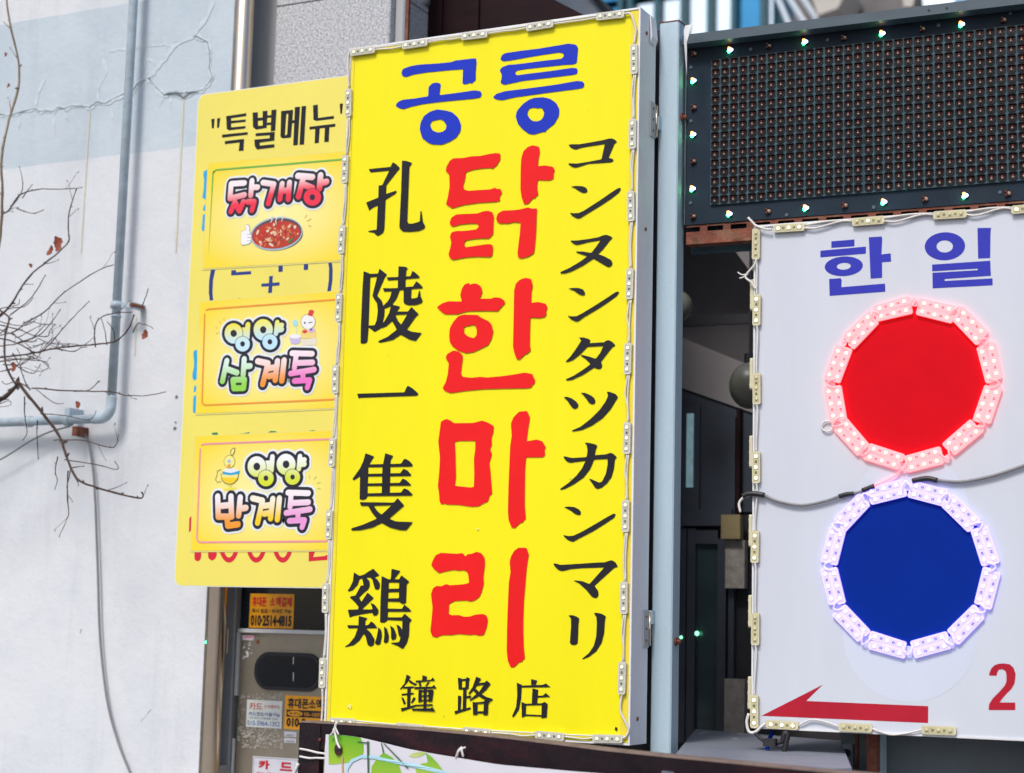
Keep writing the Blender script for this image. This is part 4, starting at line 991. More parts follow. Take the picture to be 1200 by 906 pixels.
def soup(r, P):
    tf = A1; y = -.0052
    mb = MB()
    art_poly(mb, tf, ell(668, 640, 210, 118, 36, tilt=-.16), y, (.05, .06, .09))
    art_poly(mb, tf, ell(660, 622, 215, 135, 36, tilt=-.16), y - .0003, (.36, .46, .55))
    art_poly(mb, tf, ell(662, 620, 205, 122, 36, tilt=-.16), y - .0006, (.10, .05, .06))
    art_poly(mb, tf, ell(660, 630, 198, 110, 36, tilt=-.16), y - .0009, (.46, .03, .012))
    mb.build('bowl_picture', PRINT, r)
    mb = MB(); rnd = random.Random(3)
    for k in range(120):
        t, q = rnd.uniform(0, 6.28), rnd.uniform(0, .93) ** .6
        x, z = 660 + 190 * q * math.cos(t), 630 + 100 * q * math.sin(t) - 30 * q * math.cos(t)
        s_ = rnd.uniform(5, 17); c = rnd.choice([(.62, .10, .03), (.66, .32, .16), (.75, .60, .42), (.52, .02, .01), (.60, .16, .05), (.30, .02, .01), (.72, .45, .30), (.05, .06, .03), (.55, .05, .02)])
        a = rnd.uniform(0, 3); art_poly(mb, tf, ell(x, z, s_ * rnd.uniform(.6, 1.9), s_ * .7, 7, tilt=a), y - .0012 - k * .00002, c)
    art_poly(mb, tf, '755,690 790,655 800,660 785,690 765,700', y - .004, (.02, .20, .06))
    o = mb.build('soup_pieces', PRINT, r); o['kind'] = 'stuff'
    mb = MB()
    for s_ in ('615,530 628,510 612,490 625,470', '660,540 655,515 668,495 655,475', '705,520 715,495 702,480 714,465'):
        mb.poly([stroke([tf(p) for p in pts(s_)], .0014)], y - .0046, 0, (.85, .85, .85))
    o = mb.build('steam', PRINT, r); o['kind'] = 'stuff'
    mb = MB(); hand = '372,640 375,605 400,595 415,590 405,560 415,548 432,552 442,575 440,600 456,640 452,690 430,708 380,715 370,690'
    mb.poly([stroke([tf(p) for p in pts(hand + ' 372,640')], .0012)], y - .0002, 0, (.02, .02, .03))
    art_poly(mb, tf, hand, y - .0020, (.82, .82, .84))
    for s_ in ('425,630 455,625', '425,655 455,652', '425,680 452,680'): mb.poly([stroke([tf(p) for p in pts(s_)], .0006)], y - .0024, 0, (.05, .05, .07))
    mb.build('thumbs_up_hand', PRINT, r)
    for s_ in ('893,492 905,470', '910,520 940,502', '922,556 945,562'):
        mb = MB(); mb.poly([stroke([tf(p) for p in pts(s_)], .0011)], y, 0, (.70, .22, .05)); mb.build('flourish', PRINT, r)
RED = ((.84, .78, .80), (.78, .02, .06))
poster('laminated poster of a red soup bowl with a thumbs-up hand', [(244.5, 191.5), (409, 177.5), (406, 305), (238.5, 315)], (.12, .42, .05), [
    (A1, RED, (250, 430), ['400,208 292,215 282,335 400,305', '462,190 452,310', '465,245 508,243', '290,440 322,365 360,435 392,362', '428,362 480,362 462,430'], [], 22),
    (A1, RED, (240, 380), ['552,205 640,218 595,375', '708,215 690,340', '705,275 765,265', '768,205 758,340'], [], 22),
    (A1, RED, (210, 370), ['836,150 955,160', '880,170 842,318', '895,225 955,250', '1022,145 1012,255', '1025,208 1070,198'], [(955, 325, 70, 68, 22)], 24)], soup)
A2 = crop(PS, 230, 345, 6.47)
def cook(r, P):
    tf = A2; y = -.0052; mb = MB()
    art_poly(mb, tf, ell(852, 210, 56, 58, 24), y, (.05, .05, .06)); art_poly(mb, tf, ell(852, 210, 53, 55, 24), y - .0004, (.80, .79, .80))
    art_poly(mb, tf, '805,262 905,262 915,300 905,335 800,335 795,300', y - .0002, (.78, .62, .20))
    art_poly(mb, tf, '850,160 862,120 885,118 898,130 880,170', y - .0006, (.62, .04, .04))
    art_poly(mb, tf, ell(828, 218, 7, 9, 10), y - .0008, (.03, .05, .12)); art_poly(mb, tf, '856,215 885,208 886,214 858,222', y - .0008, (.03, .03, .05))
    art_poly(mb, tf, '812,275 838,268 850,285 830,300 808,290', y - .0008, (.62, .05, .04)); art_poly(mb, tf, ell(880, 275, 28, 18, 14), y - .0009, (.68, .40, .55)); art_poly(mb, tf, ell(876, 268, 11, 10, 10), y - .0012, (.03, .16, .45))
    mb.build('chick_picture', PRINT, r)
    mb = MB(); art_poly(mb, tf, '710,320 798,310 792,368 755,382 722,372', y - .0002, (.52, .46, .70)); art_poly(mb, tf, ell(754, 320, 46, 16, 18), y - .0005, (.80, .78, .86))
    mb.build('cooking_pot_picture', PRINT, r)
    mb = MB(); art_poly(mb, tf, ell(755, 218, 20, 26, 14), y - .0003, (.36, .66, .78)); mb.poly([stroke([tf(p) for p in pts('762,240 770,310')], .0009)], y - .0007, 0, (.36, .66, .78)); mb.build('ladle_picture', PRINT, r)
    mb = MB(); art_poly(mb, tf, '800,345 918,330 915,385 805,390', y - .0001, (.72, .68, .56)); mb.build('table_picture', PRINT, r)
    for s_ in ('152,252 165,258', '155,300 178,292', '180,205 190,222', '213,180 217,200'):
        mb = MB(); mb.poly([stroke([tf(p) for p in pts(s_)], .0009)], y, 0, (.62, .30, .04)); mb.build('flourish', PRINT, r)
poster('laminated poster of a white chick cooking, orange frame line', [(234.5, 354), (402, 341), (397, 478), (230.5, 485)], (.80, .28, .03), [
    (A2, ((.80, .72, .06), (.52, .74, .84)), (240, 400), ['398,232 392,330', '355,275 392,270', '355,310 392,302'], [(290, 298, 68, 76, 24), (358, 378, 54, 56, 18)], 20),
    (A2, ((.80, .76, .12), (.48, .72, .86)), (220, 380), ['620,215 610,300', '622,240 655,236', '618,275 655,268'], [(514, 270, 72, 80, 24), (565, 362, 56, 58, 18)], 18),
    (A2, ((.66, .82, .74), (.26, .62, .06)), (500, 720), ['238,505 205,660', '232,565 315,595', '370,492 362,612', '372,548 415,545', '285,650 372,648 366,712 292,714 285,652'], [], 21),
    (A2, ((.84, .70, .68), (.82, .28, .03)), (520, 690), ['472,508 550,525 510,682', '558,562 605,555', '558,622 605,612', '622,508 605,650', '672,502 655,655'], [], 22),
    (A2, ((.84, .76, .80), (.78, .16, .52)), (450, 700), ['732,448 885,452', '765,455 750,560', '765,522 888,518', '722,602 900,572', '815,590 815,625', '750,658 866,652 848,708'], [], 20)], cook)
A3 = crop(PS, 220, 500, 6.04)
def bath(r, P):
    tf = A3; y = -.0052; mb = MB(); K_ = (.10, .09, .03); yl = (.80, .70, .10)
    art_poly(mb, tf, ell(300, 248, 40, 46, 22), y, K_); art_poly(mb, tf, ell(300, 248, 37, 43, 22), y - .0004, (.82, .76, .22))
    art_poly(mb, tf, '310,205 305,175 320,155 340,150 338,180 325,205', y - .0005, K_); art_poly(mb, tf, '314,202 310,178 322,160 335,155 333,178 322,200', y - .0008, (.82, .76, .22))
    art_poly(mb, tf, ell(298, 245, 15, 15, 14), y - .0009, (.55, .62, .68)); art_poly(mb, tf, ell(298, 246, 5, 6, 8), y - .0012, (.03, .03, .05)); art_poly(mb, tf, '285,268 308,266 306,292 290,295', y - .0010, (.75, .30, .03))
    mb.build('chick_picture', PRINT, r)
    mb = MB(); mb.poly([stroke([tf(p) for p in pts('240,305 215,315 212,345 200,375 215,395 240,390')], .0010)], y - .0001, 0, K_)
    art_poly(mb, tf, '238,335 368,335 360,375 335,402 305,412 270,405 245,380', y - .0003, K_); art_poly(mb, tf, '242,338 363,338 355,372 332,398 305,407 272,400 250,378', y - .0006, (.80, .74, .24)); art_poly(mb, tf, '246,360 358,362 352,375 332,396 305,405 272,398 252,378', y - .0009, (.85, .58, .01))
    art_poly(mb, tf, '248,318 310,330 375,312 368,335 310,345 255,338', y - .0012, (.01, .34, .66)); art_poly(mb, tf, ell(312, 312, 52, 16, 16), y - .0010, (.72, .76, .80))
    art_poly(mb, tf, '285,412 325,412 305,430', y - .0009, yl); art_poly(mb, tf, '260,440 345,432 335,450 275,455', y - .0010, (.80, .70, .05))
    mb.build('glass_bowl_picture', PRINT, r)
    for s_ in ('867,345 868,368', '898,372 912,355', '920,402 942,395', '925,438 943,440'):
        mb = MB(); mb.poly([stroke([tf(p) for p in pts(s_)], .0012)], y, 0, (.25, .58, .06)); mb.build('flourish', PRINT, r)
poster('laminated poster of a yellow chick in a glass bowl, pink frame line', [(229.5, 511.5), (394, 504.5), (389, 644.5), (224.5, 645.5)], (.78, .26, .34), [
    (A3, ((.80, .84, .84), (.62, .70, .02)), (220, 400), ['605,215 598,310', '558,262 600,258', '558,292 600,288'], [(495, 284, 64, 72, 24), (560, 366, 54, 56, 17)], 18),
    (A3, ((.82, .86, .88), (.60, .70, .04)), (215, 390), ['800,212 792,300', '802,240 832,236', '800,272 832,266'], [(702, 268, 66, 74, 24), (748, 358, 52, 54, 16)], 17),
    (A3, ((.82, .80, .82), (.82, .30, .02)), (490, 690), ['218,495 222,638 318,638', '312,495 316,630', '245,562 305,556', '378,502 366,630', '372,582 418,576', '285,655 290,702 362,692'], [], 21),
    (A3, ((.84, .80, .66), (.84, .58, .01)), (510, 660), ['465,508 535,525 500,682', '548,562 590,556', '548,618 590,610', '608,512 592,650', '655,508 640,658'], [], 20),
    (A3, ((.84, .78, .82), (.74, .30, .62)), (465, 660), ['715,468 860,472', '738,480 730,570', '742,542 860,536', '702,612 872,586', '786,600 786,635', '725,668 832,662 815,712'], [], 19)], bath)

# ================================================================== STEEL DOOR WITH ITS STICKERS
def door():
    P = PD
    r = P.root('steel_door', 'brushed steel service door with an oval black window', 'door')
    c = [P.l(282, 741), P.l(398, 745), P.l(390, 960), P.l(270, 960)]
    xl = (P.l(282, 745)[0] + P.l(274, 900)[0]) / 2; xr = xl + .78
    zt = P.l(330, 741)[1]
    mb = MB(); mb.box(xl, xr, 0, .04, .05, zt, bev=.004); mb.build('door_panel', MT['stainpanel'], r)
    mb = MB(); mb.box(xl - .006, xr, -.012, .001, zt - .004, zt + .010, bev=.003); mb.build('top_trim', MT['whitetrim'], r)
    mb = MB(); mb.box(xl - .010, xl + .003, -.012, .001, P.l(278, 815)[1], zt - .005, bev=.003); mb.build('edge_trim', MT['whitetrim'], r)
    mb = MB(); mb.box(xl - .010, xl, -.010, .001, .05, P.l(270, 865)[1], bev=.003); mb.build('edge_trim', MT['whitetrim'], r)
    a, b = P.l(301, 763.5), P.l(377, 811)
    gz0, gz1 = b[1], a[1]
    mb = MB(); outer = rounded(a[0], b[0], gz0, gz1, (gz1 - gz0) * .46, 8); mb.prism(outer, -.012, 0); o = mb.build('window_gasket', MT['rubber'], r)
    q = .013; mb = MB(); mb.prism(rounded(a[0] + q, b[0] - q, gz0 + q, gz1 - q, (gz1 - gz0) * .36, 8), -.0135, -.0122); mb.build('window_pane', MT['darkglass'], o)
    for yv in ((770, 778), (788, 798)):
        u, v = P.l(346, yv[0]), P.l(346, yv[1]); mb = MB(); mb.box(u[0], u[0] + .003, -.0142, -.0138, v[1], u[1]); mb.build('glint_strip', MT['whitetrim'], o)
    a = P.l(302, 752); mb = MB(); mb.tube([(a[0], 0, a[1]), (a[0], -.002, a[1])], .008, 10); mb.build('bolt_hole', MT['rust'], r)
    # worn patches of old sticker glue
    def flecks(x0, y0, x1, y1, n, seed, dens, name):
        rnd = random.Random(seed); mb = MB(); k = 0
        for i in range(n):
            x, y = rnd.uniform(x0, x1), rnd.uniform(y0, y1)
            a_ = P.l(x, y); s_ = rnd.uniform(.002, dens)
            mb.poly([[(a_[0] + s_ * rnd.uniform(.4, 1.3) * math.cos(t), a_[1] + s_ * rnd.uniform(.3, 1) * math.sin(t)) for t in [q * 1.05 for q in range(6)]]], -.0006 - .00001 * k); k += 1
        o = mb.build(name, MT['whitetrim'] if dens < .01 and n < 30 else MT['glue'], r); o['kind'] = 'stuff'
    MT['glue'] = mat('sticker_glue_residue', (.42, .40, .35), .7, var=.25, scale=40)
    flecks(279, 852, 331, 877, 190, 5, .008, 'glue_residue'); flecks(280, 813, 330, 820, 45, 8, .006, 'glue_residue'); flecks(278, 815, 287, 860, 40, 9, .005, 'glue_residue')
    flecks(284, 753, 296, 772, 22, 11, .006, 'torn_label')
    # frame around: jamb on the left, dark glass light above
    s = P.root('door_frame', 'grey metal door frame with a dark glass light over the door', 'door frame')
    jl = (P.l(265, 700)[0] + P.l(262, 880)[0]) / 2
    mb = MB(); mb.box(jl, xl - .012, -.02, .06, 0, zt + .55, bev=.004); mb.build('jamb', MT['jamb'], s)
    mb = MB(); mb.box(xr + .004, xr + .05, -.02, .06, 0, zt + .55, bev=.004); mb.build('jamb', MT['jamb'], s)
    mb = MB(); mb.box(xl - .010, xr, .012, .02, zt + .012, zt + .55); mb.build('glass_light', MT['darkglass'], s)
    a = P.l(268, 753); mb = MB(); mb.box(jl + .01, jl + .024, -.026, -.0205, a[1] - .04, a[1] + .05, bev=.002); mb.build('strike_plate', MT['stainless'], s)
    return zt
DOOR_ZT = door()
def sticker(name, label, corners, col, y, lines, cat='sticker', border=None, tone=.08):
    """printed adhesive sticker: corners tl,tr,br,bl in the photo; lines = (text, u0, v0, u1, v1, colour, bold)"""
    P = PD
    r = P.root(name, label, cat)
    tl, tr_, br, bl = [P.l(*c) for c in corners]
    x0, x1 = (tl[0] + bl[0]) / 2, (tr_[0] + br[0]) / 2; z1, z0 = (tl[1] + tr_[1]) / 2, (bl[1] + br[1]) / 2
    mb = MB(); mb.box(x0, x1, y, y + .0006, z0, z1); mb.build('backing', mat(name + '_paper', col, .4, var=tone, scale=20), r)
    if border:
        q = .004
        for b_ in ((x0 + q, x1 - q, z1 - q - .0016, z1 - q), (x0 + q, x1 - q, z0 + q, z0 + q + .0016), (x0 + q, x0 + q + .0016, z0 + q + .002, z1 - q - .002), (x1 - q - .0016, x1 - q, z0 + q + .002, z1 - q - .002)):
            mb = MB(); mb.box(b_[0], b_[1], y - .0005, y - .0002, b_[2], b_[3]); mb.build('border_line', mat('border_ink', border, .5), r)
    for k, (t, u0, v0, u1, v1, c, bold) in enumerate(lines):
        bx_ = (x0 + (x1 - x0) * u0, z1 - (z1 - z0) * v1, x0 + (x1 - x0) * u1, z1 - (z1 - z0) * v0)
        if t is None:
            mb = MB(); mb.box(bx_[0], bx_[2], y - .0007, y - .0003, bx_[1], bx_[3]); mb.build('colour_bar', mat('bar_ink', c, .5), r)
        elif t == 'oval':
            mb = MB(); mb.poly([ell((bx_[0] + bx_[2]) / 2, (bx_[1] + bx_[3]) / 2, (bx_[2] - bx_[0]) / 2, (bx_[3] - bx_[1]) / 2, 24)], y - .0010); mb.build('oval_panel', mat('oval_ink', c, .5), r)
        else: text(t, r, 'lettering', bx_, y - .0014, mat('text_ink', c, .5, var=.1), bold)
    return r
OR, BK, WH = (.88, .38, .008), (.012, .010, .012), (.68, .70, .73)
sticker('phone_sticker', 'orange sticker on dark glass reading 010-2514-4815', [(291.5, 695), (343.5, 696.8), (341.5, 737), (289.8, 735.5)], OR, .010,
        [('휴대폰', .06, .09, .38, .37, (.70, .015, .02), .03), ('소액결제', .46, .09, .95, .37, (.70, .015, .02), .03), ('즉시 입금 / 외국인 가능', .06, .44, .95, .56, BK, .02), ('010·2514·4815', .04, .62, .96, .94, BK, .045)])
sticker('phone_sticker', 'orange sticker with black band, partly hidden by the brown post', [(335, 815), (391, 817), (389, 857), (333, 854.5)], OR, -.002,
        [('휴대폰소액결제', .06, .07, 1.08, .38, BK, .03), (None, .04, .42, .99, .63, BK, 0), ('oval', .06, .445, .38, .61, OR, 0), ('누구나', .10, .475, .34, .58, BK, .02), ('10~100만원', .42, .46, .92, .60, OR, .01), ('010-8', .05, .66, .45, .92, BK, .045)])
sticker('card_notice', 'small white notice with blue phone number 010-5964-1352', [(290.5, 819.5), (332, 822), (330, 854), (288.3, 851.6)], (.66, .70, .68), -.003,
        [('카드', .08, .10, .44, .36, (.60, .06, .04), .012), ('(신용불량자)', .50, .16, .93, .30, (.55, .10, .08), 0), ('카드한도이월가능', .07, .44, .95, .58, (.05, .12, .36), .008), ('(무직자 소액대출 가능)', .10, .62, .90, .71, (.15, .2, .35), 0), ('010-5964-1352', .04, .76, .95, .93, (.06, .16, .48), .0)])
sticker('card_notice', 'white notice with two bold red syllables at the foot of the door', [(297.5, 886), (351.5, 889.5), (349, 930), (295, 926)], (.66, .67, .74), -.003,
        [('카', .13, .10, .37, .36, (.56, .012, .03), .05), ('드', .60, .12, .86, .37, (.56, .012, .03), .05), ('한도 할부결제 OK', .10, .44, .92, .56, (.50, .10, .14), .0)], border=(.25, .25, .32))
sticker('barcode_label', 'tiny white label under the orange sticker, upper of two', [(333.8, 857), (348, 858.2), (347.6, 864.2), (333.4, 863)], (.62, .63, .68), -.002, [('NS2017', .15, .45, .85, .85, (.2, .2, .3), 0)])
sticker('barcode_label', 'tiny white label under the orange sticker, lower of two', [(333.3, 864.5), (347.6, 865.6), (347.2, 871.2), (333, 870.2)], (.62, .63, .68), -.002, [('NS2018', .15, .45, .85, .85, (.2, .2, .3), 0)])
sticker('barcode_label', 'small pink and white label on the top corner of the steel door', [(284.5, 744), (298, 745), (297.6, 751), (284, 750)], (.66, .55, .60), -.002, [(None, .25, .1, .95, .5, (.62, .25, .35), 0)])

# ================================================================== FOREGROUND FRAME AND BANNER
ZBEAM = 1.305
def foreground():
    a = at_height(352, 845.5, ZBEAM); b = at_height(900, 897.5, ZBEAM)
    th = math.degrees(math.atan2(b.y - a.y, b.x - a.x))
    P = Plane(None, None, th, point=a)
    r = P.root('banner_stand', 'dark brown rusted steel frame holding a leaf print banner', 'frame')
    L = 2.6; H = .078
    # beam with a slight sag, worn pale top face
    mb = MB(); n = 14; vs = []
    for i in range(n + 1):
        x = L * i / n; s_ = .010 * math.sin(min(1, x / 1.35) * math.pi)
        vs += [(x, 0, ZBEAM + s_ - .003), (x, 0, ZBEAM + s_ - H), (x, .055, ZBEAM + s_ - H), (x, .055, ZBEAM + s_ - .003)]
    fs = [(4 * i + j, 4 * i + 4 + j, 4 * i + 4 + (j + 1) % 4, 4 * i + (j + 1) % 4) for i in range(n) for j in range(4)] + [(0, 1, 2, 3), tuple(4 * n + k for k in (3, 2, 1, 0))]
    mb._add(vs, fs); mb.build('top_beam', MT['frame'], r)
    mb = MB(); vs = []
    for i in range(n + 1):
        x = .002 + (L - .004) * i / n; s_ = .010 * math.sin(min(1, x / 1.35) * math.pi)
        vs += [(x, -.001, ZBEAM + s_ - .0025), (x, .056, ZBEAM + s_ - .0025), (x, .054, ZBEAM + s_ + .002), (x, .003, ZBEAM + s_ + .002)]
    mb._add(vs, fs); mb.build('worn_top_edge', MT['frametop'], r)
    pw = P.l(423, 880)[0] - P.l(352, 880)[0]; pw = min(pw, .12)
    mb = MB(); mb.box(.004, .055, .003, .052, 0, ZBEAM - H - .001, bev=.004); mb.build('post', MT['frame'], r)
    mb = MB(); mb.box(0, .105, -.003, -.0005, ZBEAM - .17, ZBEAM - .004, bev=.001); mb.build('corner_plate', MT['frame'], r)
    mb = MB(); mb.box(L - .06, L - .004, .003, .052, 0, ZBEAM - H - .001); mb.build('post', MT['frame'], r)
    q = P.l(376, 867); mb = MB(); mb.dome(q[0], -.003, q[1], .006, .005, 8); mb.build('bolt', MT['rust'], r)
    # banner
    t = P.root('banner', 'white banner printed with green leaves tied to the brown frame', 'banner')
    top = [P.l(*p, .012) for p in ((383.7, 860.5), (405, 861.5), (422, 864), (450, 871), (475, 877.5), (505, 883), (535, 887.5), (587, 896), (670, 904), (760, 911), (900, 921))]
    mb = MB(); vs = []; rows = 9
    xs, zs = [p[0] for p in top], [p[1] for p in top]
    m = 40
    for j in range(rows):
        for i in range(m + 1):
            x = xs[0] + (xs[-1] - xs[0]) * i / m; z = np.interp(x, xs, zs)
            v = j / (rows - 1)
            vs.append((x, -.012 - .006 * math.sin(x * 9 + v * 2) - .004 * v, z - v * .75))
    mb._add(vs, [(j * (m + 1) + i, j * (m + 1) + i + 1, (j + 1) * (m + 1) + i + 1, (j + 1) * (m + 1) + i) for j in range(rows - 1) for i in range(m)])
    bn = mb.build('cloth', MT['banner'], t, True)
    def pr(name, s, c, k, grad=None):
        tf = lambda p: P.l(380 + p[0] / 4., 845 + p[1] / 4., .022)
        lp = [tf(p) for p in pts(s)]; mb = MB()
        # sheet printed flat just over the cloth, following its waves
        L_ = [[Vector((x, z, 0)) for x, z in lp]]; tr = tessellate_polygon(L_)
        zz = [z for _, z in lp]
        def yy(x, z):
            ztop = np.interp(x, xs, zs); v = max(0, (ztop - z) / .75)
            return -.012 - .006 * math.sin(x * 9 + v * 2) - .004 * v - .0012 - .0005 * k
        cc = [tuple(a_ * (1 - u) + b_ * u for a_, b_ in zip(*c)) if grad else c for u in [(max(zz) - z) / (max(zz) - min(zz) + 1e-6) for z in zz]]
        mb.v = [(x, yy(x, z), z) for x, z in lp]; mb.c = cc; mb.f = [tuple(q) for q in tr]; mb.m = [0] * len(tr)
        mb.build(name, PRINT, t)
    G1, G2 = (.12, .40, .01), (.34, .52, .03)
    pr('leaf_print', '17,64 60,64 110,70 160,78 173,110 172,150 150,175 100,195 50,202 17,203', (G1, G2), 0, True)
    pr('leaf_print', '262,148 300,170 330,205 345,250 340,300 250,310 205,260 208,215 230,180', ((.16, .42, .03), G2), 1, True)
    pr('leaf_print', '375,165 400,150 440,145 462,152 430,168 400,172', ((.40, .52, .10), (.55, .62, .25)), 0, True)
    pr('leaf_print', '458,148 490,170 520,200 545,232 560,260 500,290 420,270 410,225 440,200 470,195', ((.14, .42, .02), (.42, .55, .06)), 1, True)
    pr('curl_print', '90,260 95,215 120,180 165,160 220,163 300,182 420,204 520,226 600,246 600,256 500,240 400,218 300,197 220,178 165,174 126,194 106,226 102,262', ((.36, .64, .74), (.50, .68, .74)), 3, True)
    for s in ('190,96 200,95 198,260 192,260', '252,102 256,102 266,148 260,150', '262,105 268,105 380,222 372,224', '150,95 190,100 190,106 148,100'): pr('stem_print', s, (.05, .12, .06), 4)
    g_ = P.l(399, 878.3, .014)
    mb = MB(); mb.tube([(g_[0], -.021, g_[1]), (g_[0], -.024, g_[1])], .017, 16); o = mb.build('grommet', MT['grommet'], t)
    mb = MB(); mb.tube([(g_[0], -.0243, g_[1]), (g_[0], -.0248, g_[1])], .0075, 12); mb.build('grommet_hole', MT['rubber'], o)
    pr('rust_run', '78,165 84,165 86,262 80,262', (.52, .36, .18), 5)
    def rope(s, rad=.0035, y=-.03, name='tie_string'):
        pp = [P.l(*p, -y) for p in pts(s)]; cable(t, [(x, y - .003 * (i % 2), z) for i, (x, z) in enumerate(pp)], rad, 'rope', name)
    rope('398.5 877 396 870 393 861 392 854'); rope('392 854 395 845 393.5 849 391 858 387 862', .003); rope('391 856 394 850 396 846 394 852 397 861', .0028)
    rope('384 862 383 872 381.5 880', .0025, -.008)
    rope('536 886 538 880 541 876 542 879 543 887', .003, -.016); rope('534 888 538 881 543 877 546 876', .0028, -.016)
    for dy in (0, 9):
        pp = [(351.5, 877.5 + dy), (362, 879.5 + dy), (372, 882 + dy * .7), (382.5, 883.5 + dy * .6)]
        cable(t, [(P.l(*p, .008)[0], -.008, P.l(*p, .008)[1]) for p in pp], .0034, 'rope', 'tie_string')
    cable(t, [(P.l(*p, .008)[0], -.006, P.l(*p, .008)[1]) for p in ((349, 895), (345, 905), (340, 915))], .005, 'rope', 'tie_string')
foreground()

# ================================================================== PIPE, CABLES AND SHRUB BY THE WALL
def pipe():
    Q = Plane((120, 400), 5.28, -.84)
    r = Q.root('drain_pipe', 'grey blue painted conduit pipe bending along the concrete wall', 'pipe')
    xv = (Q.l(157, 5)[0] + Q.l(131, 450)[0]) / 2; zh = (Q.l(5, 495)[1] + Q.l(100, 491.5)[1]) / 2
    rad = .0172
    arc = [(xv - .05 + .05 * math.cos(t), 0, zh + .05 - .05 * math.sin(t)) for t in [k * math.pi / 16 for k in range(9)]]
    mb = MB(); mb.tube([(xv, 0, 6.3), (xv, 0, 4.2), (xv, 0, zh + .06)], rad, 16); mb.build('riser', MT['pipe'], r, True)
    mb = MB(); mb.tube([(xv, 0, zh + .085), (xv, 0, zh + .08)] + arc + [(xv - .08, 0, zh)], rad + .0025, 16); mb.build('elbow', MT['pipe'], r, True)
    mb = MB(); mb.tube([(xv - .06, 0, zh), (xv - 3.6, 0, zh)], rad, 16); mb.build('horizontal_run', MT['pipe'], r, True)
    zc = Q.l(134, 358)[1]
    mb = MB(); mb.tube([(xv, 0, zc - .012), (xv, 0, zc + .012)], rad + .007, 16); c = mb.build('clamp', MT['pipe'], r, True)
    mb = MB(); mb.box(xv + .01, xv + .075, -.004, .004, zc - .012, zc + .008); mb.build('clamp_arm', MT['pipe'], c)
    mb = MB(); mb.box(xv + .06, xv + .082, -.008, .066, zc - .014, zc + .006, bev=.003); mb.build('clamp_bracket', MT['pipe'], c)
    mb = MB(); mb.tube([(xv + .078, -.012, zc - .004), (xv + .078, .06, zc - .004)], .009, 8); mb.build('rusty_bolt', MT['rust'], c)
    mb = MB(); mb.tube([(xv, 0, zc - .045), (xv, 0, zc - .04)], rad + .004, 16); mb.build('coupling', MT['pipe'], r, True)
    xc = Q.l(80, 492)[0]
    mb = MB(); mb.tube([(xc - .012, 0, zh), (xc + .012, 0, zh)], rad + .007, 16); c = mb.build('clamp', MT['pipe'], r, True)
    mb = MB(); mb.box(xc - .012, xc + .014, -.012, .067, zh + .018, zh + .045, bev=.003); mb.build('clamp_bracket', MT['pipe'], c)
    mb = MB(); mb.box(xc + .018, xc + .045, .0, .067, zh - .06, zh - .025, bev=.004); mb.build('clamp_bracket', MT['rust'], c)
    mb = MB(); mb.tube([(xc - .20, 0, zh), (xc - .18, 0, zh)], rad + .005, 16); mb.build('coupling', MT['pipe'], r, True)
    # hanging cable and thin green wire
    s = Q.root('wall_cable', 'dark grey cable hanging from the pipe down the concrete wall', 'cable')
    Z = lambda a, b: (Q.l(a, b)[0], .05, Q.l(a, b)[1])
    pth = [(80, 505), (88, 507), (93, 515), (96, 530), (99.5, 555), (101, 580), (102, 600), (104.5, 674), (107, 748), (115, 820), (128, 870), (142, 906), (160, 950)]
    mb = MB(); mb.tube(spline([Z(*p) for p in pth], 5), .0046, 8); tag(mb.build('cable_run', MT['greycable'], s, True))
    s = Q.root('green_wire', 'thin green wire slanting from the pipe clamp across the wall', 'wire')
    Z = lambda a, b: (Q.l(a, b)[0], .02, Q.l(a, b)[1])
    gm = mat('green_wire_sheath', (.06, .12, .09), .5)
    mb = MB(); mb.tube(spline([Z(*p) for p in ((-20, 545), (0, 536), (32, 516), (53, 506), (70, 501), (78, 499))], 5), .0028, 6); mb.build('wire_run', gm, s, True)
pipe()

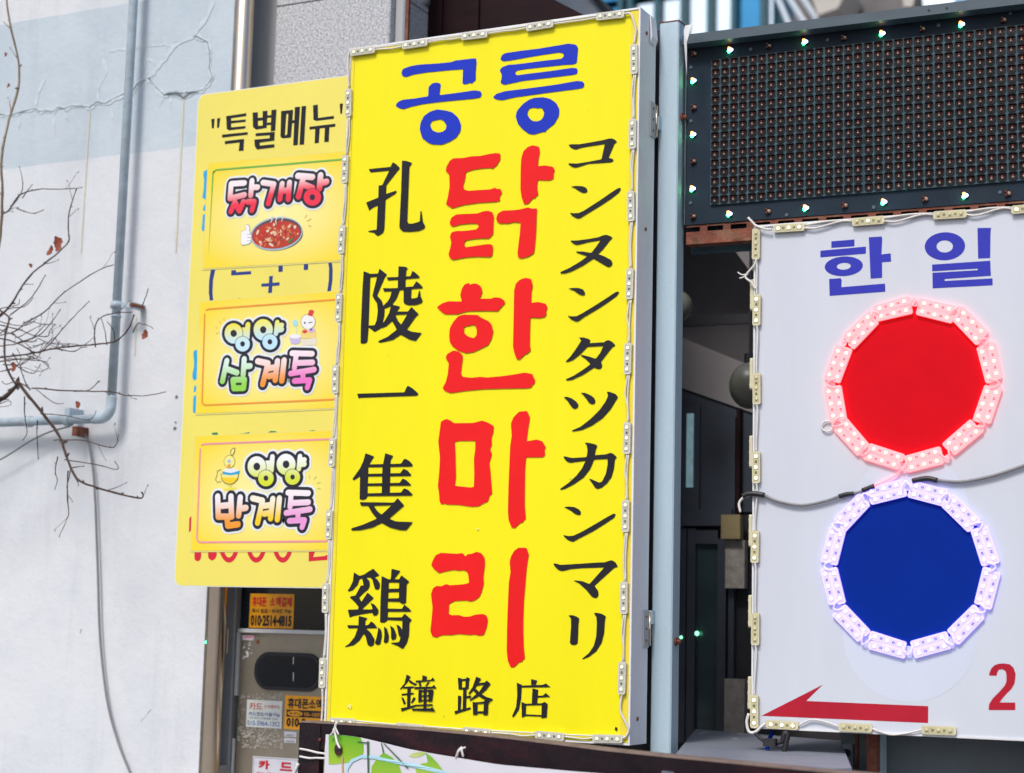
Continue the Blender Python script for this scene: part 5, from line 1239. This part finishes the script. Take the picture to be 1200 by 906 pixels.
def shrub():
    Q = Plane((60, 400), 5.0, -.84)
    r = Q.root('bare_shrub', 'leafless shrub with thin dark twigs and a few dry leaves', 'shrub')
    rnd = random.Random(21)
    Z2 = lambda a, b: (a / 2.833, 280 + b / 2.833)
    Z1 = lambda a, b: (a / 3.02, b / 3.02)
    def br(P, r0, r1, m='bark', dep=0., name='branch', buds=True):
        y = lambda i: dep + .03 * math.sin(i * 1.3 + dep * 40)
        p3 = [(Q.l(*p)[0], y(i), Q.l(*p)[1]) for i, p in enumerate(P)]
        sp = spline(p3, 4); k = len(sp)
        sp = [Vector((v.x + rnd.uniform(-1, 1) * .0012, v.y, v.z + rnd.uniform(-1, 1) * .0012)) for v in sp]
        rr = [1.02 * (r0 + (r1 - r0) * i / (k - 1)) * rnd.uniform(.85, 1.15) for i in range(k)]
        mb = MB(); mb.tube(sp, rr, 6)
        if buds:
            for i in range(2, k, 3):
                v = sp[i]; d = Vector((rnd.uniform(-1, 1), rnd.uniform(-.5, .5), rnd.uniform(-.2, 1))).normalized()
                mb.tube([v, v + d * rr[i] * 1.6, v + d * rr[i] * 3.6], [rr[i] * .9, rr[i] * 1.0, rr[i] * .25], 5)
            mb.tube([sp[-1], sp[-1] + (sp[-1] - sp[-2]).normalized() * .006], [r1 * 1.8, r1 * .6], 5)
            if k > 14:
                for q in range(int(k / 7)):
                    i = rnd.randrange(3, k - 2); v = sp[i]; t = (sp[i + 1] - sp[i - 1]).normalized()
                    d = (t + Vector((-t.z, 0, t.x)) * rnd.choice((-1, 1)) * rnd.uniform(.5, 1.2)).normalized(); ln = rnd.uniform(.02, .075)
                    mid = v + d * ln * .5 + Vector((0, 0, rnd.uniform(-.004, .006)))
                    mb.tube([v, mid, v + d * ln + Vector((0, rnd.uniform(-.01, .01), .006))], [rr[i] * .55, rr[i] * .45, .0007], 5)
                    mb.tube([v + d * ln + Vector((0, 0, .005)), v + d * (ln + .007) + Vector((0, 0, .007))], [.0021, .0008], 5)
        mb.build(name, MT[m], r, True)
    z2 = lambda s: [Z2(*p) for p in pts(s)]; z1 = lambda s: [Z1(*p) for p in pts(s)]
    br(z2('-240,640 -90,575 0,535 60,495 95,485 130,530 165,595 200,660 235,725 290,800 340,825 410,850 470,860 490,845'), .0088, .0024, dep=-.03)
    br(z2('-60,270 0,220 60,165 110,110 160,50 190,0') + z1('215,815 240,750 265,672'), .004, .0018, dep=.03)
    br(z2('-60,200 0,245 20,265 30,330 35,420 55,495'), .0040, .0040, dep=.0)
    br(z2('30,270 120,235 200,175 300,100 330,75'), .0026, .0014, dep=.05)
    br(z2('20,250 80,190 140,120'), .0024, .0014, dep=.01)
    br(z2('-50,320 0,330 60,345 130,380 190,365 250,310 285,250 302,212'), .0034, .0014, dep=-.04)
    br(z2('60,345 120,310 190,235'), .0024, .0013, dep=.0)
    br(z2('-40,390 0,385 100,378 190,365 270,352 350,335 400,295 440,255'), .0036, .0024, dep=.02)
    br(z2('275,350 285,300 320,265 360,245 400,235'), .0026, .0015, dep=.04); br(z2('320,345 320,300 330,265'), .002, .001, dep=.03); br(z2('345,335 350,300 350,275'), .002, .001, dep=.03)
    br(z2('400,300 430,275 470,282 495,292'), .0022, .0012, dep=.04); br(z2('425,212 455,192 480,165'), .0022, .0014, dep=.05)
    br(z2('105,495 200,500 300,505 390,510 430,522 480,520 530,505'), .0030, .0013, dep=.0)
    br(z2('220,502 270,495 320,470'), .0020, .0011, dep=.02); br(z2('120,500 160,540 200,545'), .0018, .001, dep=.0)
    br(z2('0,285 60,300 110,320 170,325 195,312 203,292'), .0024, .0013, dep=-.02)
    br(z2('40,400 80,400 140,405 172,432 150,445 85,428'), .002, .001, dep=-.01); br(z2('60,380 110,400 150,420 172,432'), .0018, .001, dep=.02)
    br(z2('118,530 98,580 90,640 88,668'), .0022, .0012, dep=-.03); br(z2('160,610 140,665 128,728'), .0022, .0012, dep=-.03)
    br(z2('205,672 280,670 360,692 400,680 422,658'), .0022, .0012, dep=-.02); br(z2('250,738 330,750 388,766 394,742'), .0022, .0012, dep=-.03)
    br(z2('228,728 200,775 190,800 194,832'), .002, .001, dep=-.03); br(z2('262,775 240,850 228,905 232,935 230,990'), .0024, .0011, dep=-.03)
    br(z2('160,585 220,588 290,600 330,575'), .0020, .001, dep=-.02); br(z2('0,300 70,270 130,282 170,280'), .002, .001, dep=.04)
    br(z2('0,232 40,215 55,200'), .002, .001); br(z2('0,320 40,300 70,275'), .002, .001); br(z2('190,365 215,345 250,350'), .002, .001); br(z2('130,380 160,325 185,355'), .0018, .001)
    br(z2('0,440 30,425 60,400 70,370'), .0022, .001); br(z2('-20,555 10,535 25,550 15,560'), .0016, .001); br(z2('60,345 90,350 140,345 180,365'), .0018, .001, dep=.05)
    br(z1('-60,980 -30,830 0,680 12,560 25,420 35,300 38,200 35,100 30,0 28,-60'), .0058, .0034, 'barklight', .02)
    br(z1('-30,745 0,735 60,690 130,670 190,662 250,652'), .0030, .0013, dep=.03); br(z1('10,728 50,660 62,590'), .0022, .0011, dep=.02); br(z1('52,692 82,645'), .0020, .0012, dep=.02); br(z1('20,725 80,745 145,742'), .0022, .0012, dep=.03)
    for q in ('0,262 40,285 90,290 130,270', '10,300 60,325 95,360 110,400', '0,360 40,350 95,330 150,300 185,290', '30,330 80,335 120,330 160,345 200,340', '20,420 60,415 100,385 130,380', '0,300 25,320 60,322 100,300 120,275', '60,495 50,460 60,420 90,395', '0,410 50,395 110,395 150,375', '35,420 70,440 110,440 140,420', '25,265 45,235 80,225 120,200', '190,365 230,372 260,360 300,362', '55,490 30,470 10,480 -10,470'):
        br(z2(q), .0024, .0011, dep=rnd.uniform(-.04, .05))
    # trunk rising from the ground outside the wall's edge of view
    a = Q.l(-110, 560); 
    mb = MB(); mb.tube(spline([(a[0] - .25, .0, 0), (a[0] - .2, .02, .8), (a[0] - .08, 0, 1.5), (a[0] + .02, 0, a[1]), (Q.l(-30, 330)[0], .02, Q.l(-30, 330)[1])], 5), [.022 - .0007 * i for i in range(21)], 8); mb.build('trunk', MT['bark'], r, True)
    for (px, py), sz, ang in (((68, 288), .062, .35), ((64, 295), .04, -.4), ((174, 393), .036, -.2), ((19, 431), .038, .1), ((93, 476), .030, .5), ((38, 314), .022, .9), ((10, 66), .018, .3), ((14, 102), .02, -.2)):
        c = Q.l(px, py); mb = MB(); n = 9; vs = []
        for i in range(n):
            u = i / (n - 1); wd = sz * .36 * math.sin(math.pi * min(.985, u * .92 + .05)) ** .7 * rnd.uniform(.65, 1.25)
            curl = .16 * sz * math.sin(u * 4)
            for k in (-1, 0, 1):
                x, z = k * wd, -u * sz
                vs.append((c[0] + x * math.cos(ang) - z * math.sin(ang), -.02 + curl * .6 + abs(k) * wd * .3 * rnd.uniform(.2, 1.6), c[1] + sz * .5 + x * math.sin(ang) + z * math.cos(ang)))
        mb._add(vs, [(3 * i + k, 3 * i + k + 1, 3 * i + k + 4, 3 * i + k + 3) for i in range(n - 1) for k in (0, 1)])
        o = mb.build('leaf', MT['leaf'], r, True)
shrub()

# ================================================================== SHOPFRONT SEEN THROUGH THE GAP
def shop():
    P = PI
    r = P.root('shopfront', 'dark glazed shopfront seen between the post and the white sign', 'shopfront')
    L = P.l
    x0, x1 = L(470, 600)[0], L(1400, 600)[0]
    ZC = Plane((840, 600), 5.75, 0).l(815, 150)[1]
    def rect(name, xa, ya, xb, yb, m, d0=0., d1=.06, parent=r):
        a, b = L(xa, ya), L(xb, yb); mb = MB(); mb.box(min(a[0], b[0]), max(a[0], b[0]), -d0, d1, min(a[1], b[1]), max(a[1], b[1])); return mb.build(name, MT[m], parent)
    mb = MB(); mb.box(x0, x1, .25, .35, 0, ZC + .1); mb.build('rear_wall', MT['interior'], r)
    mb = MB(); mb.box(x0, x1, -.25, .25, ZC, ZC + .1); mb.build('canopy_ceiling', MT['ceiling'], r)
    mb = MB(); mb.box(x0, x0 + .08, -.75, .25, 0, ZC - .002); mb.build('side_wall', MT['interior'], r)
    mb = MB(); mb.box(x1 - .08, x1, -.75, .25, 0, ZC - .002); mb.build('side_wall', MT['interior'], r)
    rect('conduit', 780, 374, 905, 378, 'rubber', .02, .0)
    # sloping fascia board
    mb = MB(); mb.prism([L(780, 388), L(900, 437), L(905, 492), L(780, 448)], -.02, .05); mb.build('fascia_board', MT['ceiling'], r)
    mb = MB(); mb.prism([L(860, 288), L(905, 288), L(905, 330), L(882, 318)], -.06, .05); mb.build('ceiling_panel', MT['ceiling'], r)
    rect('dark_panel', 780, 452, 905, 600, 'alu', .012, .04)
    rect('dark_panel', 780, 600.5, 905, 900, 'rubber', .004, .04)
    # upper window with frame
    rect('window_frame', 800, 478, 822, 600, 'alu', .03, .02)
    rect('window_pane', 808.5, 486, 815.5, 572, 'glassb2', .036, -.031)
    rect('mullion', 858, 490, 862, 860, 'alu', .03, .02)
    rect('mullion', 868, 480, 871, 640, 'soffit', .05, .02)
    rect('transom', 790, 598, 862, 617, 'alu', .05, .02)
    # door leaf
    rect('door_stile', 800, 620, 806, 870, 'alu', .04, .0); rect('door_stile', 810, 620, 817, 870, 'alu', .04, .0)
    rect('door_stile', 845, 632, 853, 870, 'alu', .04, .0); rect('door_rail', 817.3, 622, 844.7, 638, 'alu', .038, .0)
    rect('door_pane', 817.5, 638.5, 844.5, 868, 'doorglass', .02, -.012); rect('door_pane', 806.2, 640, 809.8, 868, 'doorglass', .02, -.012)
    # glowing patches stand in for sky reflected in the glass; shelf goods behind
    rect('reflection_patch', 818, 640, 832, 668, 'tealglow', .012, -.004); rect('reflection_patch', 806.4, 636, 809.4, 664, 'tealglow', .012, -.004)
    for i in range(6): rect('shelf_goods', 819.5, 756 + i * 14, 829, 766 + i * 14, ('cream2', 'ochre', 'cream2', 'redgoods', 'cream2', 'ochre')[i], .012, -.004)
    rect('reflection_patch', 819, 842, 832, 856, 'paleglow', .012, -.004)
    rect('wall_box', 854, 605, 876, 633, 'ochre', .09, -.052)
    rect('stone_facing', 856, 634, 878, 690, 'stone', .06, -.02); rect('stone_facing', 855, 795, 878, 862, 'stone', .06, -.02)
    for px, py, q in ((821, 742.5, .009), (802.5, 747, .006)):
        a = L(px, py); mb = MB(); mb.dome(a[0], -.041, a[1], q, .008, 10); o = mb.build('indicator_light', MT['dotg2'], r)
    # hanging globes
    for px, py, rad, Y, lab in ((795, 359, .052, 6.05, 'pale glass globe lamp half hidden by the steel post'), (879, 452, .074, 5.9, 'yellowish glass globe lamp half hidden by the white sign')):
        Q = Plane((px, py), Y, 0); g_ = Q.root('globe_lamp', lab, 'lamp', group='globe lamps of the shopfront')
        zc = Q.l(px, py)[1]; mb = MB(); n, m = 20, 12; vs = []; fs = []
        for j in range(m + 1):
            for i in range(n):
                t, p = math.pi * j / m, 2 * math.pi * i / n
                vs.append((rad * math.sin(t) * math.cos(p), rad * math.sin(t) * math.sin(p), zc + rad * 1.12 * math.cos(t)))
        fs = [(j * n + i, j * n + (i + 1) % n, (j + 1) * n + (i + 1) % n, (j + 1) * n + i) for j in range(m) for i in range(n)]
        mb._add(vs, fs); mb.build('globe', MT['lampshade'], g_, True)
        mb = MB(); mb.tube([(0, 0, zc + rad * 1.12), (0, 0, ZC)], .006, 6); mb.build('cord', MT['rubber'], g_)
        mb = MB(); mb.tube([(0, 0, zc + rad * 1.08), (0, 0, zc + rad * 1.12 + .03)], .022, 10); mb.build('cap', MT['rubber'], g_)
    # counter top and cabinet below
    c = Plane((850, 870), 5.6, 0)
    k = c.root('metal_counter', 'grey metal counter top below the white light box', 'counter')
    pp = [at_height(815, 854.5, 1.27), at_height(985, 868, 1.27), at_height(1000, 905, 1.27), at_height(775, 905, 1.27)]
    pp[2] = pp[1] + (pp[2] - pp[1]) * .9
    q = [((p - c.loc).x, (p - c.loc).y) for p in pp]
    mb = MB(); vs = [(x, y, z) for z in (1.235, 1.27) for x, y in q]
    mb._add(vs, [(0, 3, 2, 1), (4, 5, 6, 7), (0, 1, 5, 4), (1, 2, 6, 5), (2, 3, 7, 6), (3, 0, 4, 7)]); mb.build('counter_top', MT['ledge'], k)
    cx_, cy_ = sum(x for x, _ in q) / 4, sum(y for _, y in q) / 4
    mb = MB(); vs = [(cx_ + (x - cx_) * .94, cy_ + (y - cy_) * .94, z) for z in (0, 1.234) for x, y in q]
    mb._add(vs, [(0, 3, 2, 1), (4, 5, 6, 7), (0, 1, 5, 4), (1, 2, 6, 5), (2, 3, 7, 6), (3, 0, 4, 7)]); mb.build('counter_body', MT['ledge'], k)
    for px, py in ((821, 860), (826, 858.6), (867, 860), (862, 866)):
        w_ = at_height(px, py, 1.2705) - c.loc; mb = MB()
        mb._add([(w_.x + .012 * math.cos(t) * random.uniform(.4, 1.2), w_.y + .02 * math.sin(t) * random.uniform(.4, 1.2), 1.2706 + .0002 * (px % 3)) for t in [j * 1.05 for j in range(6)]], [tuple(range(6))]); mb.build('paint_fleck', MT['whitetrim'], k)
    Q = Plane((1040, 880), 5.25, 1.0)
    k = Q.root('meter_cabinet', 'grey meter cabinet with rusty edges beneath the white sign', 'cabinet')
    a, b = Q.l(985, 858), Q.l(1300, 858)
    mb = MB(); mb.box(a[0], b[0], 0, .3, 0, a[1] + .15); mb.build('cabinet_body', MT['cabinet'], k)
    u, v = Q.l(1003, 900)[0], Q.l(1006.5, 900)[0]; mb = MB(); mb.box(u, v, -.012, -.0005, 0, a[1] + .15); mb.build('rusty_post', MT['rust'], k)
    u, v = Q.l(1016, 900)[0], Q.l(1022, 900)[0]; mb = MB(); mb.box(u, v, -.006, -.0005, 0, a[1] + .15); mb.build('rusty_strip', MT['ochre'], k)
    u, v = Q.l(988, 890), Q.l(1001, 872); mb = MB(); mb.box(u[0], v[0], -.02, -.0005, u[1] - .04, v[1], bev=.004); h_ = mb.build('switch_box', MT['ledge'], k)
    u = Q.l(994.5, 882); mb = MB(); mb.tube([(u[0], -.0205, u[1]), (u[0], -.023, u[1])], .012, 12); mb.build('knockout', MT['rubber'], h_)
MT['glassb2'] = mat('window_glass_painted_reflection', (.22, .34, .38), .15, 0, var=.7, scale=9, emit=(.25, .42, .48), estr=.22)  # emission imitates the bright reflection in the window slit
MT['dotg2'] = glowmat('pale_green_indicator', (.5, 1, .7), (.25, 1, .55), 1.6)
MT['doorglass'] = mat('dark_green_glass', (.03, .052, .060), .08, .0, var=.4, scale=3)
MT['tealglow'] = mat('teal_painted_reflection', (.01, .12, .22), .5, emit=(.01, .16, .32), estr=.4)  # no lamp: glow painted in for sky mirrored in the door glass
MT['paleglow'] = mat('pale_blue_painted_reflection', (.2, .35, .5), .5, emit=(.3, .5, .8), estr=.2)  # same painted reflection, paler
MT['cream2'] = mat('pale_goods', (.28, .25, .22), .6, var=.4, scale=30); MT['redgoods'] = mat('red_goods', (.16, .04, .03), .6, var=.3, scale=30)
shop()

# ================================================================== UPPER CANOPY AND BUILDINGS BEHIND
def upper():
    P = Plane((600, 20), 5.75, 0)
    r = P.root('upper_wall', 'dark maroon upper wall panel behind the top of the yellow sign', 'wall panel')
    L = P.l
    xa = L(472, 20)[0]
    mb = MB(); mb.prism([(xa, 2.4), (xa, 6.0), (L(620, -22)[0], 6.0), L(630, -22), L(650, 0), L(688, 19.5), L(742, 40), (L(742, 60)[0], 2.4)], 0, .02); mb.build('panel', MT['soffit'], r)
    for px, w_ in ((515, 6), (560, 3)):
        a = L(px, 10)[0]; mb = MB(); mb.box(a, a + w_ * .003, -.012, -.0005, 2.6, 5.6); mb.build('batten', MT['soffit'], r)
    a = L(497, 1); mb = MB(); mb.tube([(a[0], -.06, a[1] - .01), (a[0], -.0005, a[1] - .01)], .03, 12); mb.build('wall_lamp', MT['jamb'], r, True)
    Q = Plane((680, 5), 6.4, 0)
    k = Q.root('steel_beam', 'pale steel beam slanting down behind the yellow sign', 'beam')
    mb = MB(); mb.prism([Q.l(625, -14), Q.l(690, -10), Q.l(712, 18), Q.l(740, 46), Q.l(690, 24)], 0, .2); mb.build('web_plate', MT['palebeam'], k)
    mb = MB(); mb.prism([Q.l(690, -10), Q.l(694, -10), Q.l(745, 46), Q.l(740, 46), Q.l(712, 18)], -.03, .23); mb.build('flange', MT['rubber'], k)
    # curtain wall building
    G = Plane((800, 10), 24, 0)
    b = G.root('glass_building', 'pale blue curtain wall building rising beyond the signs', 'building')
    x0, x1 = G.l(640, 0)[0], G.l(908, 0)[0]
    mb = MB(); mb.box(x0, x1, .3, 6, 0, 26); mb.build('core', MT['teal'], b)
    edges = [640, 668, 697, 727, 738, 769, 800, 831, 859, 893, 908]
    for i, (p, q) in enumerate(zip(edges[:-1], edges[1:])):
        a, c = G.l(p, 5)[0] + .03, G.l(q, 5)[0] - .03
        if c - a < .06: continue
        zz = 0.3
        for f_ in range(7):
            mb = MB(); mb.box(a + .035, c - .03, .05 + .012 * ((i * 3 + f_) % 3), .2, zz, zz + 3.5); mb.build('pane', MT['glassb'] if i in (2, 8) or (i + f_) % 5 == 0 else MT['glassa'], b)
            zz += 3.62
        mb = MB(); mb.box(a - .05, a + .03, -.06, .25, 0, 26); mb.build('mullion', MT['teal'], b)
    # dark tower and cream slab to its right
    H = Plane((1000, 5), 15, 0)
    k = H.root('dark_building', 'dark building with slanting rails above the display visor', 'building')
    mb = MB(); mb.box(H.l(915, 5)[0], H.l(1130, 5)[0], .4, 4, 0, 16); mb.build('wall', MT['interior'], k)
    for p in ((908, -10, 925, 30), (918, -12, 945, 30), (934, -12, 958, 24)):
        mb = MB(); u, v = H.l(p[0], p[1]), H.l(p[2], p[3]); mb.tube([(u[0], 0, u[1]), (v[0], 0, v[1])], .028, 6); mb.build('rail', MT['palebeam'], k)
    mb = MB(); mb.prism([H.l(952, -10), H.l(998, -10), H.l(985, 14), H.l(962, 22)], -.1, .39); mb.build('slab', MT['cream'], k)
    mb = MB(); mb.prism([H.l(1060, -10), H.l(1078, -10), H.l(1072, 12), H.l(1062, 12)], -.1, .39); mb.build('slab', MT['cream'], k)
    mb = MB(); mb.prism([H.l(1082, -10), H.l(1125, -10), H.l(1120, 12), H.l(1085, 12)], -.1, .39); mb.build('window', MT['glassa'], k)
upper()
